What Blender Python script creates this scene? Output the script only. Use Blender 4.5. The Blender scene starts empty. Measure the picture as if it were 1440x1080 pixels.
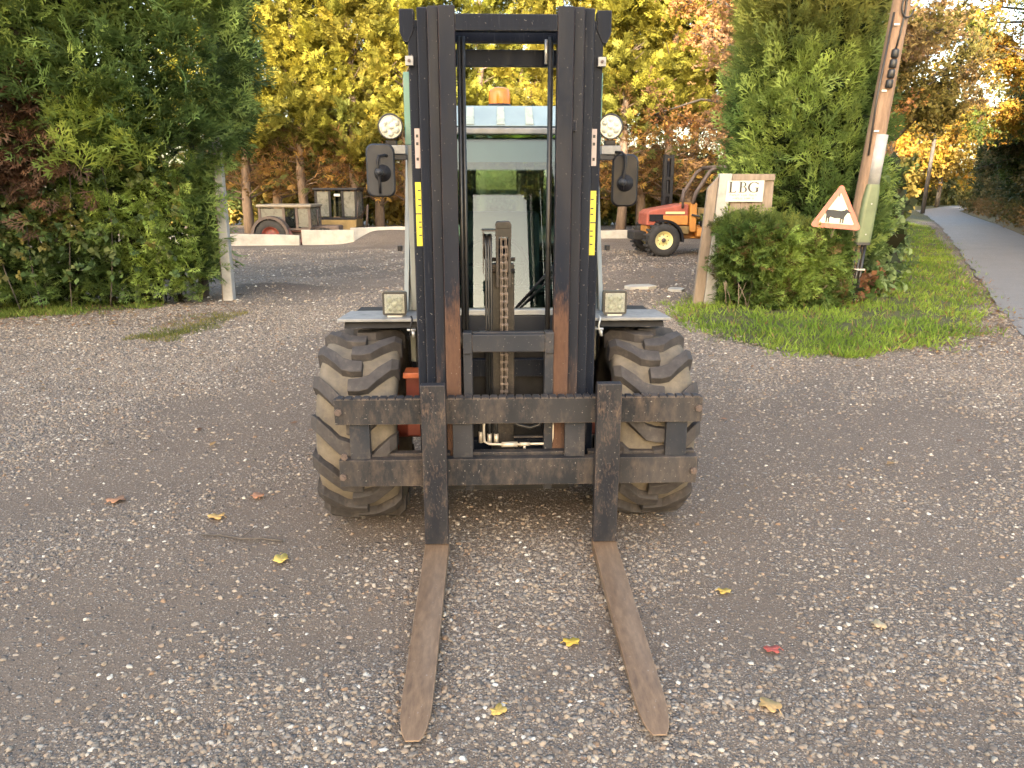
import bpy, bmesh, math, random
import numpy as np
from mathutils import Vector, Matrix, Euler

random.seed(7); RNG = np.random.default_rng(11)
scene = bpy.context.scene
col = scene.collection
R = math.radians

# ------------------------------------------------------------------ camera, sky, sun, exposure
cam = bpy.data.cameras.new('camera'); cam_ob = bpy.data.objects.new('camera', cam); col.objects.link(cam_ob)
cam.sensor_fit = 'HORIZONTAL'; cam.sensor_width = 36.0; cam.lens = 26.25
cam.clip_start = 0.05; cam.clip_end = 3000.0
cam_ob.location = (0, 0, 1.55)
cam_ob.rotation_euler = (R(90 - 14.68), 0, 0)
scene.camera = cam_ob

SUN_EL, SUN_AZ = 17.0, 195.0          # azimuth clockwise from +Y: the sun stands behind the photographer, a little left
world = bpy.data.worlds.new('World'); scene.world = world; world.use_nodes = True
wn = world.node_tree.nodes; wl = world.node_tree.links
sky = wn.new('ShaderNodeTexSky'); sky.sky_type = 'NISHITA'; sky.sun_disc = False
sky.sun_elevation = R(SUN_EL); sky.sun_rotation = R(SUN_AZ)
sky.air_density = 1.0; sky.dust_density = 3.0; sky.ozone_density = 0.6; sky.altitude = 50
wn['Background'].inputs['Strength'].default_value = 0.15
wl.new(sky.outputs['Color'], wn['Background'].inputs['Color'])

sl = bpy.data.lights.new('sun', 'SUN'); sl.energy = 3.3; sl.angle = R(0.5); sl.color = (1.0, 0.92, 0.78)
sun = bpy.data.objects.new('sun', sl); col.objects.link(sun)
to_sun = Vector((math.sin(R(SUN_AZ)) * math.cos(R(SUN_EL)), math.cos(R(SUN_AZ)) * math.cos(R(SUN_EL)), math.sin(R(SUN_EL))))
sun.rotation_euler = to_sun.to_track_quat('Z', 'Y').to_euler()

vs = scene.view_settings
vs.view_transform = 'Standard'; vs.look = 'None'; vs.gamma = 1.0; vs.use_curve_mapping = False
vs.exposure = 2.8
vs.use_white_balance = True; vs.white_balance_temperature = 7300; vs.white_balance_tint = 10
cy = scene.cycles
cy.use_denoising = True
cy.max_bounces = 6; cy.diffuse_bounces = 3; cy.glossy_bounces = 3; cy.transmission_bounces = 4; cy.transparent_max_bounces = 8
cy.caustics_reflective = False; cy.caustics_refractive = False
cy.sample_clamp_indirect = 6.0

# ------------------------------------------------------------------ helpers
def tag(o, label=None, cat=None, group=None, kind=None):
    if label: o['label'] = label
    if cat: o['category'] = cat
    if group: o['group'] = group
    if kind: o['kind'] = kind
    return o

def empty(name, loc=(0, 0, 0), rz=0.0, parent=None):
    o = bpy.data.objects.new(name, None); col.objects.link(o)
    o.location = loc; o.rotation_euler = (0, 0, rz); o.empty_display_size = 0.2
    if parent: o.parent = parent
    return o

class MB:
    """collects vertices and faces, then links them as one mesh object"""
    def __init__(s): s.v = []; s.f = []; s.sm = []
    def add(s, v, f, smooth=False):
        n = len(s.v); s.v += [tuple(p) for p in v]
        for q in f: s.f.append([i + n for i in q]); s.sm.append(smooth)
        return s
    def box(s, x0, x1, y0, y1, z0, z1, rot=None, piv=None):
        v = [(x, y, z) for z in (z0, z1) for y in (y0, y1) for x in (x0, x1)]
        if rot is not None:
            pv = Vector(piv or ((x0 + x1) / 2, (y0 + y1) / 2, (z0 + z1) / 2)); m = Euler(rot).to_matrix()
            v = [tuple(m @ (Vector(p) - pv) + pv) for p in v]
        return s.add(v, [(0, 2, 3, 1), (4, 5, 7, 6), (0, 1, 5, 4), (1, 3, 7, 5), (3, 2, 6, 7), (2, 0, 4, 6)])
    def tube(s, pts, r, n=10, cap=True, smooth=True):
        pts = [Vector(p) for p in pts]
        rr = list(r) if hasattr(r, '__len__') else [r] * len(pts)
        v = []; prev = None
        for i, p in enumerate(pts):
            d = (pts[min(i + 1, len(pts) - 1)] - pts[max(i - 1, 0)]).normalized()
            if prev is None:
                a = d.orthogonal().normalized()
            else:
                a = (prev - d * prev.dot(d)).normalized()
            prev = a; b = d.cross(a)
            for k in range(n):
                t = 2 * math.pi * k / n
                v.append(p + (a * math.cos(t) + b * math.sin(t)) * rr[i])
        f = []
        for i in range(len(pts) - 1):
            for k in range(n):
                f.append((i * n + k, i * n + (k + 1) % n, (i + 1) * n + (k + 1) % n, (i + 1) * n + k))
        s.add(v, f, smooth)
        if cap:
            m = len(s.v) - len(v)
            s.f.append([m + k for k in range(n)][::-1]); s.sm.append(False)
            s.f.append([m + (len(pts) - 1) * n + k for k in range(n)]); s.sm.append(False)
        return s
    def lathe(s, prof, origin, axis, n=32, smooth=True):
        """prof: list of (radius, distance along axis)"""
        ax = Vector(axis).normalized(); a = ax.orthogonal().normalized(); b = ax.cross(a); o = Vector(origin)
        v = []
        for (r, h) in prof:
            for k in range(n):
                t = 2 * math.pi * k / n
                v.append(o + ax * h + (a * math.cos(t) + b * math.sin(t)) * r)
        f = [(i * n + k, i * n + (k + 1) % n, (i + 1) * n + (k + 1) % n, (i + 1) * n + k) for i in range(len(prof) - 1) for k in range(n)]
        return s.add(v, f, smooth)
    def prism(s, poly, origin, ux, uy, thick, smooth=False):
        """polygon in the plane (ux, uy) at origin, extruded by thick along ux x uy"""
        ux = Vector(ux); uy = Vector(uy); w = ux.cross(uy).normalized() * thick; o = Vector(origin); n = len(poly)
        v = [o + ux * p[0] + uy * p[1] for p in poly]; v += [p + w for p in v]
        f = [list(range(n))[::-1], list(range(n, 2 * n))] + [(i, (i + 1) % n, n + (i + 1) % n, n + i) for i in range(n)]
        return s.add(v, f, smooth)
    def mesh(s, name, mat):
        me = bpy.data.meshes.new(name); me.from_pydata(s.v, [], s.f)
        me.polygons.foreach_set('use_smooth', s.sm); me.materials.append(mat); me.update()
        return me
    def build(s, name, mat, parent=None, bevel=0.0, seg=2):
        o = bpy.data.objects.new(name, s.mesh(name, mat)); col.objects.link(o)
        if parent: o.parent = parent
        if bevel:
            m = o.modifiers.new('bevel', 'BEVEL'); m.width = bevel; m.segments = seg; m.limit_method = 'ANGLE'; m.angle_limit = R(40)
        return o

def inst(name, me, parent=None, loc=(0, 0, 0), rot=(0, 0, 0), sc=(1, 1, 1)):
    o = bpy.data.objects.new(name, me); col.objects.link(o)
    o.location = loc; o.rotation_euler = rot; o.scale = sc
    if parent: o.parent = parent
    return o

def rrect(w, h, r, n=5):
    pts = []
    for cx, cy_, a0 in ((w / 2 - r, h / 2 - r, 0), (-w / 2 + r, h / 2 - r, 90), (-w / 2 + r, -h / 2 + r, 180), (w / 2 - r, -h / 2 + r, 270)):
        for k in range(n + 1):
            a = R(a0 + 90 * k / n); pts.append((cx + r * math.cos(a), cy_ + r * math.sin(a)))
    return pts

def _h(ix, iy, iz):
    n = (ix * 374761393 + iy * 668265263 + iz * 2147483647 + 1274126177) & 0xffffffff
    n = ((n ^ (n >> 13)) * 1274126177) & 0xffffffff
    return ((n ^ (n >> 16)) & 0xffff) / 65535.0
def vnoise(x, y, z=0.0):
    x, y, z = np.broadcast_arrays(np.asarray(x, float), np.asarray(y, float), np.asarray(z, float))
    ix, iy, iz = (np.floor(a).astype(np.int64) for a in (x, y, z))
    fx, fy, fz = x - ix, y - iy, z - iz
    fx, fy, fz = (a * a * (3 - 2 * a) for a in (fx, fy, fz))
    out = 0
    for dx in (0, 1):
        for dy in (0, 1):
            for dz in (0, 1):
                out = out + _h(ix + dx, iy + dy, iz + dz) * (fx if dx else 1 - fx) * (fy if dy else 1 - fy) * (fz if dz else 1 - fz)
    return out
def fbm(x, y, z=0.0, o=3):
    t = 0; a = 0.5; s = 1.0; w = 0
    for k in range(o):
        t = t + a * vnoise(np.asarray(x) * s + 17.3 * k, np.asarray(y) * s + 5.1 * k, np.asarray(z) * s); w += a; a *= .5; s *= 2.03
    return t / w
def sstep(a, b, x):
    t = np.clip((np.asarray(x, float) - a) / (b - a), 0, 1); return t * t * (3 - 2 * t)

# ------------------------------------------------------------------ materials
def newmat(name):
    m = bpy.data.materials.new(name); m.use_nodes = True
    nt = m.node_tree; b = nt.nodes['Principled BSDF']
    return m, nt, nt.nodes, nt.links, b
def noise(nt, scale, detail=4, rough=.6, vec=None, dist=0.0):
    n = nt.nodes.new('ShaderNodeTexNoise'); n.inputs['Scale'].default_value = scale; n.inputs['Detail'].default_value = detail
    n.inputs['Roughness'].default_value = rough; n.inputs['Distortion'].default_value = dist
    if vec is not None: nt.links.new(vec, n.inputs['Vector'])
    return n.outputs['Fac']
def ramp(nt, fac, stops):
    r = nt.nodes.new('ShaderNodeValToRGB'); e = r.color_ramp.elements
    while len(e) < len(stops): e.new(0.5)
    for k, (p, c) in enumerate(stops):
        e[k].position = p; e[k].color = (c, c, c, 1) if isinstance(c, (int, float)) else (*c, 1)
    nt.links.new(fac, r.inputs['Fac']); return r.outputs['Color']
def mix(nt, fac, a, b, mode='MIX'):
    m = nt.nodes.new('ShaderNodeMix'); m.data_type = 'RGBA'; m.blend_type = mode
    for i, x in ((0, fac), (6, a), (7, b)):
        if isinstance(x, (int, float)): m.inputs[i].default_value = x if i == 0 else (x, x, x, 1)
        elif isinstance(x, tuple): m.inputs[i].default_value = (*x, 1)
        else: nt.links.new(x, m.inputs[i])
    return m.outputs[2]
def math_(nt, op, a, b=0.0, clamp=False):
    m = nt.nodes.new('ShaderNodeMath'); m.operation = op; m.use_clamp = clamp
    for i, x in ((0, a), (1, b)):
        if isinstance(x, (int, float)): m.inputs[i].default_value = x
        else: nt.links.new(x, m.inputs[i])
    return m.outputs[0]
def coords(nt, kind='Object', scale=(1, 1, 1)):
    t = nt.nodes.new('ShaderNodeTexCoord'); mp = nt.nodes.new('ShaderNodeMapping'); mp.inputs['Scale'].default_value = scale
    nt.links.new(t.outputs[kind], mp.inputs['Vector']); return mp.outputs['Vector']
def bump(nt, bsdf, h, strength=.3, dist=.01):
    b = nt.nodes.new('ShaderNodeBump'); b.inputs['Strength'].default_value = strength; b.inputs['Distance'].default_value = dist
    nt.links.new(h, b.inputs['Height']); nt.links.new(b.outputs['Normal'], bsdf.inputs['Normal'])
def edge_mask(nt, rad=.006, lo=.03, hi=.25):
    bv = nt.nodes.new('ShaderNodeBevel'); bv.samples = 4; bv.inputs['Radius'].default_value = rad
    g = nt.nodes.new('ShaderNodeNewGeometry'); d = nt.nodes.new('ShaderNodeVectorMath'); d.operation = 'DOT_PRODUCT'
    nt.links.new(bv.outputs['Normal'], d.inputs[0]); nt.links.new(g.outputs['Normal'], d.inputs[1])
    return ramp(nt, math_(nt, 'SUBTRACT', 1.0, d.outputs['Value']), [(lo, 0.0), (hi, 1.0)])

def flat(name, c, rough=.5, metal=0.0, var=.15, scale=9.0, spec=.5, bmp=0.0):
    m, nt, N, L, b = newmat(name)
    v = coords(nt)
    n = noise(nt, scale, 5, .65, v)
    c2 = tuple(x * (1 - var) for x in c); c3 = tuple(min(1, x * (1 + var)) for x in c)
    L.new(ramp(nt, n, [(.3, c2), (.7, c3)]), b.inputs['Base Color'])
    L.new(ramp(nt, noise(nt, scale * 2.3, 4, .6, v), [(.3, max(0, rough - .1)), (.7, min(1, rough + .1))]), b.inputs['Roughness'])
    b.inputs['Metallic'].default_value = metal; b.inputs['Specular IOR Level'].default_value = spec
    if bmp: bump(nt, b, noise(nt, scale * 6, 4, .7, v), bmp, .004)
    return m

def worn_metal(name, paint, rust, amount=.5, stretch=(1, 1, 1), edge=.8, rough=.55, scale=7.0, dust=(.23, .18, .14), dusty=.3, zwear=None, spec=.3, soft=.2):
    """dark paint worn through to rust; zwear = (z_top, z_bottom): scrubbed bare below that height"""
    m, nt, N, L, b = newmat(name)
    v = coords(nt, 'Object', stretch)
    n1 = noise(nt, scale, 8, .72, v); n2 = noise(nt, scale * 5.5, 6, .7, v); n3 = noise(nt, scale * .45, 3, .5, v)
    lo = .66 - .3 * amount
    base = mix(nt, n2, tuple(x * .7 for x in paint), tuple(x * 1.5 for x in paint))
    fac = math_(nt, 'ADD', math_(nt, 'MULTIPLY', n1, .62), math_(nt, 'MULTIPLY', n2, .38))
    if zwear:
        t = nt.nodes.new('ShaderNodeTexCoord'); s = nt.nodes.new('ShaderNodeSeparateXYZ'); L.new(t.outputs['Object'], s.inputs[0])
        mr = nt.nodes.new('ShaderNodeMapRange'); mr.inputs['From Min'].default_value = zwear[0]; mr.inputs['From Max'].default_value = zwear[1]
        mr.inputs['To Min'].default_value = -.08; mr.inputs['To Max'].default_value = .30
        L.new(s.outputs['Z'], mr.inputs['Value']); fac = math_(nt, 'ADD', fac, mr.outputs['Result'])
    rmask = ramp(nt, fac, [(lo - soft * .3, 0.0), (lo + soft, 1.0)])
    rcol = mix(nt, n2, tuple(x * .55 for x in rust), tuple(min(1, x * 1.5) for x in rust))
    c = mix(nt, rmask, base, rcol)
    c = mix(nt, math_(nt, 'MULTIPLY', ramp(nt, n3, [(.42, 0.0), (.75, 1.0)]), dusty), c, dust)
    if edge:
        em = math_(nt, 'MULTIPLY', edge_mask(nt), ramp(nt, n2, [(.35, .2), (.6, 1.0)]))
        c = mix(nt, math_(nt, 'MULTIPLY', em, edge), c, tuple(min(1, x * 1.7 + .03) for x in rust))
    sp = noise(nt, 95, 2, .5, coords(nt))
    c = mix(nt, math_(nt, 'MULTIPLY', ramp(nt, sp, [(.70, 0.0), (.74, 1.0)]), .5), c, (.30, .27, .24))
    L.new(c, b.inputs['Base Color'])
    L.new(ramp(nt, fac, [(.3, rough - .12), (.7, rough + .25)]), b.inputs['Roughness'])
    b.inputs['Metallic'].default_value = 0.0; b.inputs['Specular IOR Level'].default_value = spec
    bump(nt, b, fac, .25, .003)
    return m

M = {}
M['mast'] = worn_metal('black_mast_paint', (.0085, .0115, .0195), (.115, .105, .10), .14, (2.5, 1, .15), 1.0, .45, 9, (.024, .028, .037), .4, None, .08)  # mast rail edges: worn paint, brightened further to stand for highlights
M['rail_bare'] = worn_metal('scrubbed_mast_rail', (.0085, .0115, .0195), (.088, .048, .033), .03, (2.2, 1, .5), 1.0, .5, 7, (.05, .045, .045), .4, (1.36, .95), .14, .12)
M['rail_half'] = worn_metal('half_scrubbed_mast_rail', (.0085, .0115, .0195), (.10, .062, .045), .06, (2.2, 1, .35), 1.0, .48, 6, (.045, .043, .045), .3, (1.2, .5), .16)
M['carriage'] = worn_metal('carriage_steel', (.017, .018, .021), (.118, .086, .064), .44, (1.3, 1, .55), 1.0, .6, 4.5, (.10, .09, .085), .45, None, .18, .22)
M['shank'] = worn_metal('fork_shank_steel', (.011, .0125, .0175), (.12, .082, .06), .36, (2.2, 1, .8), .9, .5, 11, (.085, .075, .068), .4, None, .22, .13)
M['plate'] = worn_metal('blue_black_plate', (.014, .017, .024), (.10, .078, .062), .26, (1, 1, .7), .7, .55, 8, (.12, .105, .095), .35)
M['blade'] = worn_metal('fork_blade_steel', (.105, .064, .040), (.275, .178, .105), .72, (2.6, .6, 1), .8, .42, 4.5, (.16, .138, .125), .4, None, .35, .3)
M['chain'] = worn_metal('greasy_chain', (.014, .013, .012), (.09, .066, .052), .35, (1, 1, 1), .8, .4, 14, (.09, .075, .065), .3)
M['link'] = worn_metal('chain_links', (.06, .05, .045), (.14, .10, .08), .4, (1, 1, 1), .8, .35, 20, (.12, .1, .085), .3, None, .6)
M['black'] = flat('black_plastic', (.012, .012, .015), .45, 0, .25, 9, .25)
M['rubber_hose'] = flat('black_hose', (.016, .016, .017), .4, 0, .3, 20)
M['dark'] = flat('dark_undercoat', (.014, .013, .013), .85, 0, .4, 6)
M['cowl'] = flat('dark_grey_cowl', (.032, .034, .040), .5, 0, .2, 6, .25)
M['cabgrey'] = flat('cab_frame_grey', (.19, .205, .20), .4, 0, .12, 6)
M['teal'] = flat('teal_cab_edge', (.10, .24, .20), .35, 0, .12, 8)
M['fender'] = flat('fender_grey', (.20, .205, .21), .45, 0, .25, 12)
M['sill'] = flat('pale_sill', (.42, .42, .40), .5, 0, .1)
M['roof'] = flat('pale_roof', (.27, .345, .36), .12, 0, .12, 4, .8)
M['rib'] = flat('roof_rib', (.36, .40, .34), .3, 0, .1)
M['orange'] = flat('orange_paint', (.42, .11, .045), .45, 0, .25, 8)
M['redpaint'] = flat('faded_red_paint', (.20, .045, .03), .5, 0, .3, 4)
M['orange2'] = flat('faded_orange_paint', (.52, .22, .05), .5, 0, .25, 4)
M['yellow'] = flat('yellow_sticker', (.52, .47, .04), .4, 0, .06)
M['yellowpaint'] = flat('faded_yellow_paint', (.24, .155, .055), .55, 0, .25, 4)
M['wheelyellow'] = flat('pale_yellow_wheel', (.72, .64, .30), .5, 0, .1, 3)
M['pink'] = flat('pale_sticker', (.38, .31, .30), .5, 0, .12, 30)
M['ink'] = flat('black_print', (.03, .03, .03), .6, 0, .1)
M['tin'] = flat('galvanised_metal', (.45, .45, .44), .4, .6, .2, 14)
M['sleeve'] = flat('dull_steel_sleeve', (.30, .30, .30), .55, 0, .25, 6)
M['brass'] = flat('pipe_fitting', (.50, .44, .36), .4, .4, .25, 30)
M['lamp_body'] = flat('lamp_body', (.03, .03, .032), .4)
M['concrete'] = flat('concrete', (.34, .325, .30), .85, 0, .22, 5, .3, .3)
M['concrete2'] = flat('pale_concrete', (.38, .36, .32), .85, 0, .2, 3, .3, .3)
M['seat'] = flat('seat_vinyl', (.025, .025, .027), .6)
M['cream'] = flat('cream_roof', (.22, .185, .14), .5, 0, .15, 4)
M['tyre_far'] = flat('far_tyre', (.03, .028, .027), .8, 0, .3, 8)
M['fadedred'] = flat('sun_faded_red', (.34, .085, .055), .5, 0, .25, 5)
M['rusty_red'] = flat('dull_rusty_red', (.15, .055, .042), .7, 0, .35, 4)
M['brownsteel'] = flat('rusty_brown_steel', (.10, .072, .06), .7, 0, .3, 5)

def rubber():
    m, nt, N, L, b = newmat('tyre_rubber')
    v = coords(nt)
    n = noise(nt, 14, 6, .7, v)
    L.new(ramp(nt, n, [(.3, (.035, .031, .031)), (.55, (.056, .050, .048)), (.75, (.12, .10, .083))]), b.inputs['Base Color'])
    b.inputs['Roughness'].default_value = .8; b.inputs['Specular IOR Level'].default_value = .3
    bump(nt, b, noise(nt, 70, 3, .6, v), .15, .003); return m
def dusty():
    m, nt, N, L, b = newmat('tyre_dust')
    v = coords(nt)
    n = noise(nt, 9, 6, .7, v)
    L.new(ramp(nt, n, [(.32, (.10, .088, .076)), (.48, (.14, .119, .092)), (.72, (.195, .164, .128))]), b.inputs['Base Color'])
    b.inputs['Roughness'].default_value = .9; b.inputs['Specular IOR Level'].default_value = .2
    bump(nt, b, noise(nt, 60, 4, .7, v), .2, .004); return m
M['rubber'] = rubber(); M['dusty'] = dusty()

def glass(name, tint, refl_rough=0.0, trans=.9):
    m, nt, N, L, b = newmat(name); N.remove(b)
    t = N.new('ShaderNodeBsdfTransparent'); t.inputs['Color'].default_value = (*tint, 1)
    g = N.new('ShaderNodeBsdfGlossy'); g.inputs['Roughness'].default_value = refl_rough; g.inputs['Color'].default_value = (1, 1, 1, 1)
    f = N.new('ShaderNodeFresnel'); f.inputs['IOR'].default_value = 1.5
    x = N.new('ShaderNodeMixShader')
    L.new(math_(nt, 'MULTIPLY', f.outputs[0], 1.0, True), x.inputs[0]); L.new(t.outputs[0], x.inputs[1]); L.new(g.outputs[0], x.inputs[2])
    L.new(x.outputs[0], N['Material Output'].inputs['Surface']); return m
M['glass'] = glass('cab_glass', (.62, .74, .70))
M['clear'] = glass('lamp_lens', (.92, .94, .92), .05)
M['tint'] = flat('tint_strip', (.13, .15, .175), .12, 0, .1, 5)
M['farglass'] = flat('dusty_far_glass', (.125, .125, .108), .3, 0, .25, 3)
M['chrome'] = flat('lamp_reflector', (.48, .48, .47), .3, .2, .1, 30)
M['led'] = flat('led_cell', (.62, .62, .58), .2, 0, .05)

def amber():
    m, nt, N, L, b = newmat('amber_plastic')
    b.inputs['Base Color'].default_value = (.62, .18, .02, 1); b.inputs['Roughness'].default_value = .25
    b.inputs['Subsurface Weight'].default_value = .35; b.inputs['Subsurface Radius'].default_value = (.05, .03, .01); return m
M['amber'] = amber()

def leafmat(name, trans=.35, rough=.6):
    m, nt, N, L, b = newmat(name)
    a = N.new('ShaderNodeAttribute'); a.attribute_name = 'col'
    oi = N.new('ShaderNodeObjectInfo')
    c = mix(nt, .5, a.outputs['Color'], ramp(nt, oi.outputs['Random'], [(0.0, (.42, .5, .45)), (1.0, (.60, .5, .5))]), 'OVERLAY')
    L.new(c, b.inputs['Base Color']); b.inputs['Roughness'].default_value = rough; b.inputs['Specular IOR Level'].default_value = .25
    t = N.new('ShaderNodeBsdfTranslucent'); L.new(c, t.inputs['Color'])
    x = N.new('ShaderNodeMixShader'); x.inputs[0].default_value = trans
    L.new(b.outputs[0], x.inputs[1]); L.new(t.outputs[0], x.inputs[2]); L.new(x.outputs[0], N['Material Output'].inputs['Surface']); return m
M['leaf'] = leafmat('foliage'); M['twig'] = leafmat('dry_twigs', .1, .85)

def bark(name, a, b_, sc=6):
    m, nt, N, L, b = newmat(name)
    v = coords(nt, 'Object', (3, 3, .5)); n = noise(nt, sc, 7, .7, v)
    L.new(ramp(nt, n, [(.3, a), (.7, b_)]), b.inputs['Base Color']); b.inputs['Roughness'].default_value = .9
    bump(nt, b, n, .6, .02); return m
M['bark'] = bark('cypress_bark', (.10, .075, .06), (.24, .17, .125))
M['bark_dark'] = bark('dark_bark', (.05, .042, .035), (.12, .10, .085))
M['pole'] = bark('pole_wood', (.15, .095, .065), (.31, .21, .145), 5)
M['wood'] = bark('weathered_board', (.15, .115, .088), (.29, .23, .18), 4)
# ------------------------------------------------------------------ the setting: ground, road, verge
def in_poly(x, y, poly):
    x = np.asarray(x, float); y = np.asarray(y, float); c = np.zeros(x.shape, bool); n = len(poly); j = n - 1
    for i in range(n):
        xi, yi = poly[i]; xj, yj = poly[j]
        if yi != yj:
            c ^= ((yi > y) != (yj > y)) & (x < (xj - xi) * (y - yi) / (yj - yi) + xi)
        j = i
    return c
def poly_dist(x, y, poly):
    x = np.asarray(x, float); y = np.asarray(y, float); d = np.full(x.shape, 1e9); n = len(poly)
    for i in range(n):
        ax, ay = poly[i]; bx, by = poly[(i + 1) % n]; ex, ey = bx - ax, by - ay
        t = np.clip(((x - ax) * ex + (y - ay) * ey) / (ex * ex + ey * ey + 1e-9), 0, 1)
        d = np.minimum(d, np.hypot(x - ax - t * ex, y - ay - t * ey))
    return np.where(in_poly(x, y, poly), -d, d)

VERGE = [(1.95, 9.25), (2.15, 7.9), (2.6, 7.2), (3.2, 6.9), (4.1, 7.35), (5.3, 8.45), (6.5, 10.3), (8.4, 14.0), (11.4, 19.9), (17.0, 31), (19.0, 37), (18.0, 38), (11.0, 23.5), (6.6, 15), (5.0, 12.0), (3.5, 11.5), (2.5, 10.6)]
LGRASS = [(-9.5, 8.7), (-6.4, 9.15), (-4.9, 9.75), (-4.75, 10.1), (-5.2, 10.7), (-10, 10.0)]
LPATCH = [(-4.15, 7.6), (-3.7, 7.75), (-3.45, 8.5), (-3.35, 9.5), (-3.75, 9.3), (-3.85, 8.4)]
def dens(x, y):
    """how much loose gravel lies at a place, 0 = bare packed mud"""
    a = .5 * x + .87 * y; b = .87 * x - .5 * y
    n = fbm(a * .45 + 3, b * 1.25 + 7, 0, 4); n2 = fbm(x * 2.1, y * 2.1, 5.0, 3)
    d = sstep(.41, .60, .62 * n + .38 * n2)
    w = sstep(1.4, .5, np.hypot((x + 1.35) * .9, (y - 3.5) * .55)); d = d * (1 - .6 * w)
    w = sstep(1.3, .5, np.hypot((x - 1.7) * .8, (y - 4.2) * .6)); d = d * (1 - .55 * w)
    w = sstep(.9, .2, np.abs(y - 4.3 - (x + 2.2) * 1.55) / 1.85) * sstep(-.9, -1.5, x); d = d * (1 - .6 * w)
    w = sstep(1.0, .3, np.hypot((x - .75) * 1.1, y - 1.75)); d = np.maximum(d, .8 * w * n2 * 1.7)
    w = sstep(1.2, .2, np.abs(y - 2.75 - .12 * x) / .75) * sstep(.3, .9, x); d = d * (1 - .55 * w)
    w = sstep(5.0, 7.5, y) * sstep(13, 9.5, y); d = d * (1 - w) + w * (.5 + .5 * d)
    w = sstep(1.1, .2, np.hypot((x + 5.2) * .5, y - 8.4)); d = np.maximum(d, w)
    w = sstep(0.9, 0.1, np.hypot(x * .5, (y - 3.8))); d = d * (1 - .5 * w)
    for (ax, ay, bx, by, ww) in ((-3.4, 2.3, -1.2, 5.4, .30), (-2.3, 1.9, -.9, 4.0, .26), (1.2, 5.2, 3.4, 3.6, .34), (.9, 4.0, 2.6, 2.5, .28), (-2.2, 6.2, -1.4, 10.5, .35), (1.3, 6.0, .6, 10.5, .35)):
        ex, ey = bx - ax, by - ay; t = np.clip(((x - ax) * ex + (y - ay) * ey) / (ex * ex + ey * ey), -.05, 1.05)
        q = np.hypot(x - ax - t * ex, y - ay - t * ey) + .22 * (fbm(x * 1.7, y * 1.7, 9.0, 3) - .5); d = d * (1 - .72 * sstep(ww, ww * .35, q))
    return np.clip(d, 0, 1)
def gh(x, y):
    x = np.asarray(x, float); y = np.asarray(y, float)
    d = dens(x, y)
    h = .034 * (fbm(x * .8, y * .8, 2.0, 4) - .5) + .02 * (d - .5)
    near = sstep(26, 14, np.hypot(x, y))
    h = h * near
    v = poly_dist(x, y, VERGE); h = h + .09 * sstep(.05, -.8, v) * near
    mo = sstep(1.0, .1, np.hypot((x + 3.75) * .9, (y - 11.9) * 1.6)); h = h + .11 * mo * (.5 + fbm(x * 3, y * 3, 1.0, 3))
    mo = sstep(1.0, .0, np.hypot((x + 3.6) / 3.4, (y - 23.5) / 2.6)); h = h + .32 * mo
    h = h - .32 * sstep(21.55, 22.1, y - .11 * (x + 7)) * sstep(27.5, 25.5, y) * sstep(-12, -10.5, x) * sstep(-4.2, -5.2, x)
    fork = sstep(.5, .3, np.abs(x - .05)) * sstep(3.3, 3.0, y) * sstep(1.3, 1.6, y); h = h * (1 - .6 * fork)
    return h - .004

def axis_(bounds):
    out = [bounds[0][0]]
    for a, b, st in bounds: out += list(np.arange(a + st, b + 1e-6, st))
    return np.array(out)
gx = axis_([(-1500, -300, 300), (-300, -60, 40), (-60, -20, 5), (-20, -9, .5), (-9, 9, .09), (9, 20, .5), (20, 60, 5), (60, 300, 40), (300, 1500, 300)])
gy = axis_([(-900, -300, 300), (-300, -60, 40), (-60, -10, 5), (-10, .5, .7), (.5, 14, .08), (14, 40, .5), (40, 80, 5), (80, 300, 40), (300, 2100, 300)])
def grid_mesh(name, gx, gy, zf, mat, attr=None):
    X, Y = np.meshgrid(gx, gy); Z = zf(X, Y); nx, ny = len(gx), len(gy)
    V = np.stack([X, Y, Z], -1).reshape(-1, 3)
    I = np.arange(nx * ny).reshape(ny, nx)
    F = np.stack([I[:-1, :-1], I[:-1, 1:], I[1:, 1:], I[1:, :-1]], -1).reshape(-1, 4)
    me = bpy.data.meshes.new(name); me.vertices.add(len(V)); me.vertices.foreach_set('co', V.astype(np.float32).ravel())
    me.loops.add(F.size); me.loops.foreach_set('vertex_index', F.ravel().astype(np.int32)); me.polygons.add(len(F))
    me.polygons.foreach_set('loop_start', np.arange(0, F.size, 4, dtype=np.int32))
    if attr is not None:
        at = me.color_attributes.new('zone', 'FLOAT_COLOR', 'POINT'); A = attr(X, Y).reshape(-1, 3)
        at.data.foreach_set('color', np.concatenate([A, np.ones((len(A), 1))], 1).astype(np.float32).ravel())
    me.update(); me.validate(); me.polygons.foreach_set('use_smooth', [True] * len(F)); me.materials.append(mat)
    return me
def zones(X, Y):
    r = dens(X, Y)
    g = np.maximum(sstep(.15, -.25, poly_dist(X, Y, VERGE) + .35 * (fbm(X * 2, Y * 2, 3.0, 3) - .5)), sstep(.1, -.2, poly_dist(X, Y, LGRASS)))
    g = np.maximum(g, .7 * sstep(.1, -.15, poly_dist(X, Y, LPATCH)))
    far = np.maximum(sstep(34, 40, Y), sstep(26, 40, np.abs(X))); far = np.maximum(far, sstep(-8, -20, Y)); g = np.maximum(g, far)
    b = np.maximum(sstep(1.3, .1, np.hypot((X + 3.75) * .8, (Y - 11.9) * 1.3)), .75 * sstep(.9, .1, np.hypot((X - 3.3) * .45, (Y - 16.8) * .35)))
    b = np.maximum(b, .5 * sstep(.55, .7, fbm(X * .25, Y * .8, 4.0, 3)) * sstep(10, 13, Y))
    return np.stack([r, g, b], -1)

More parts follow.
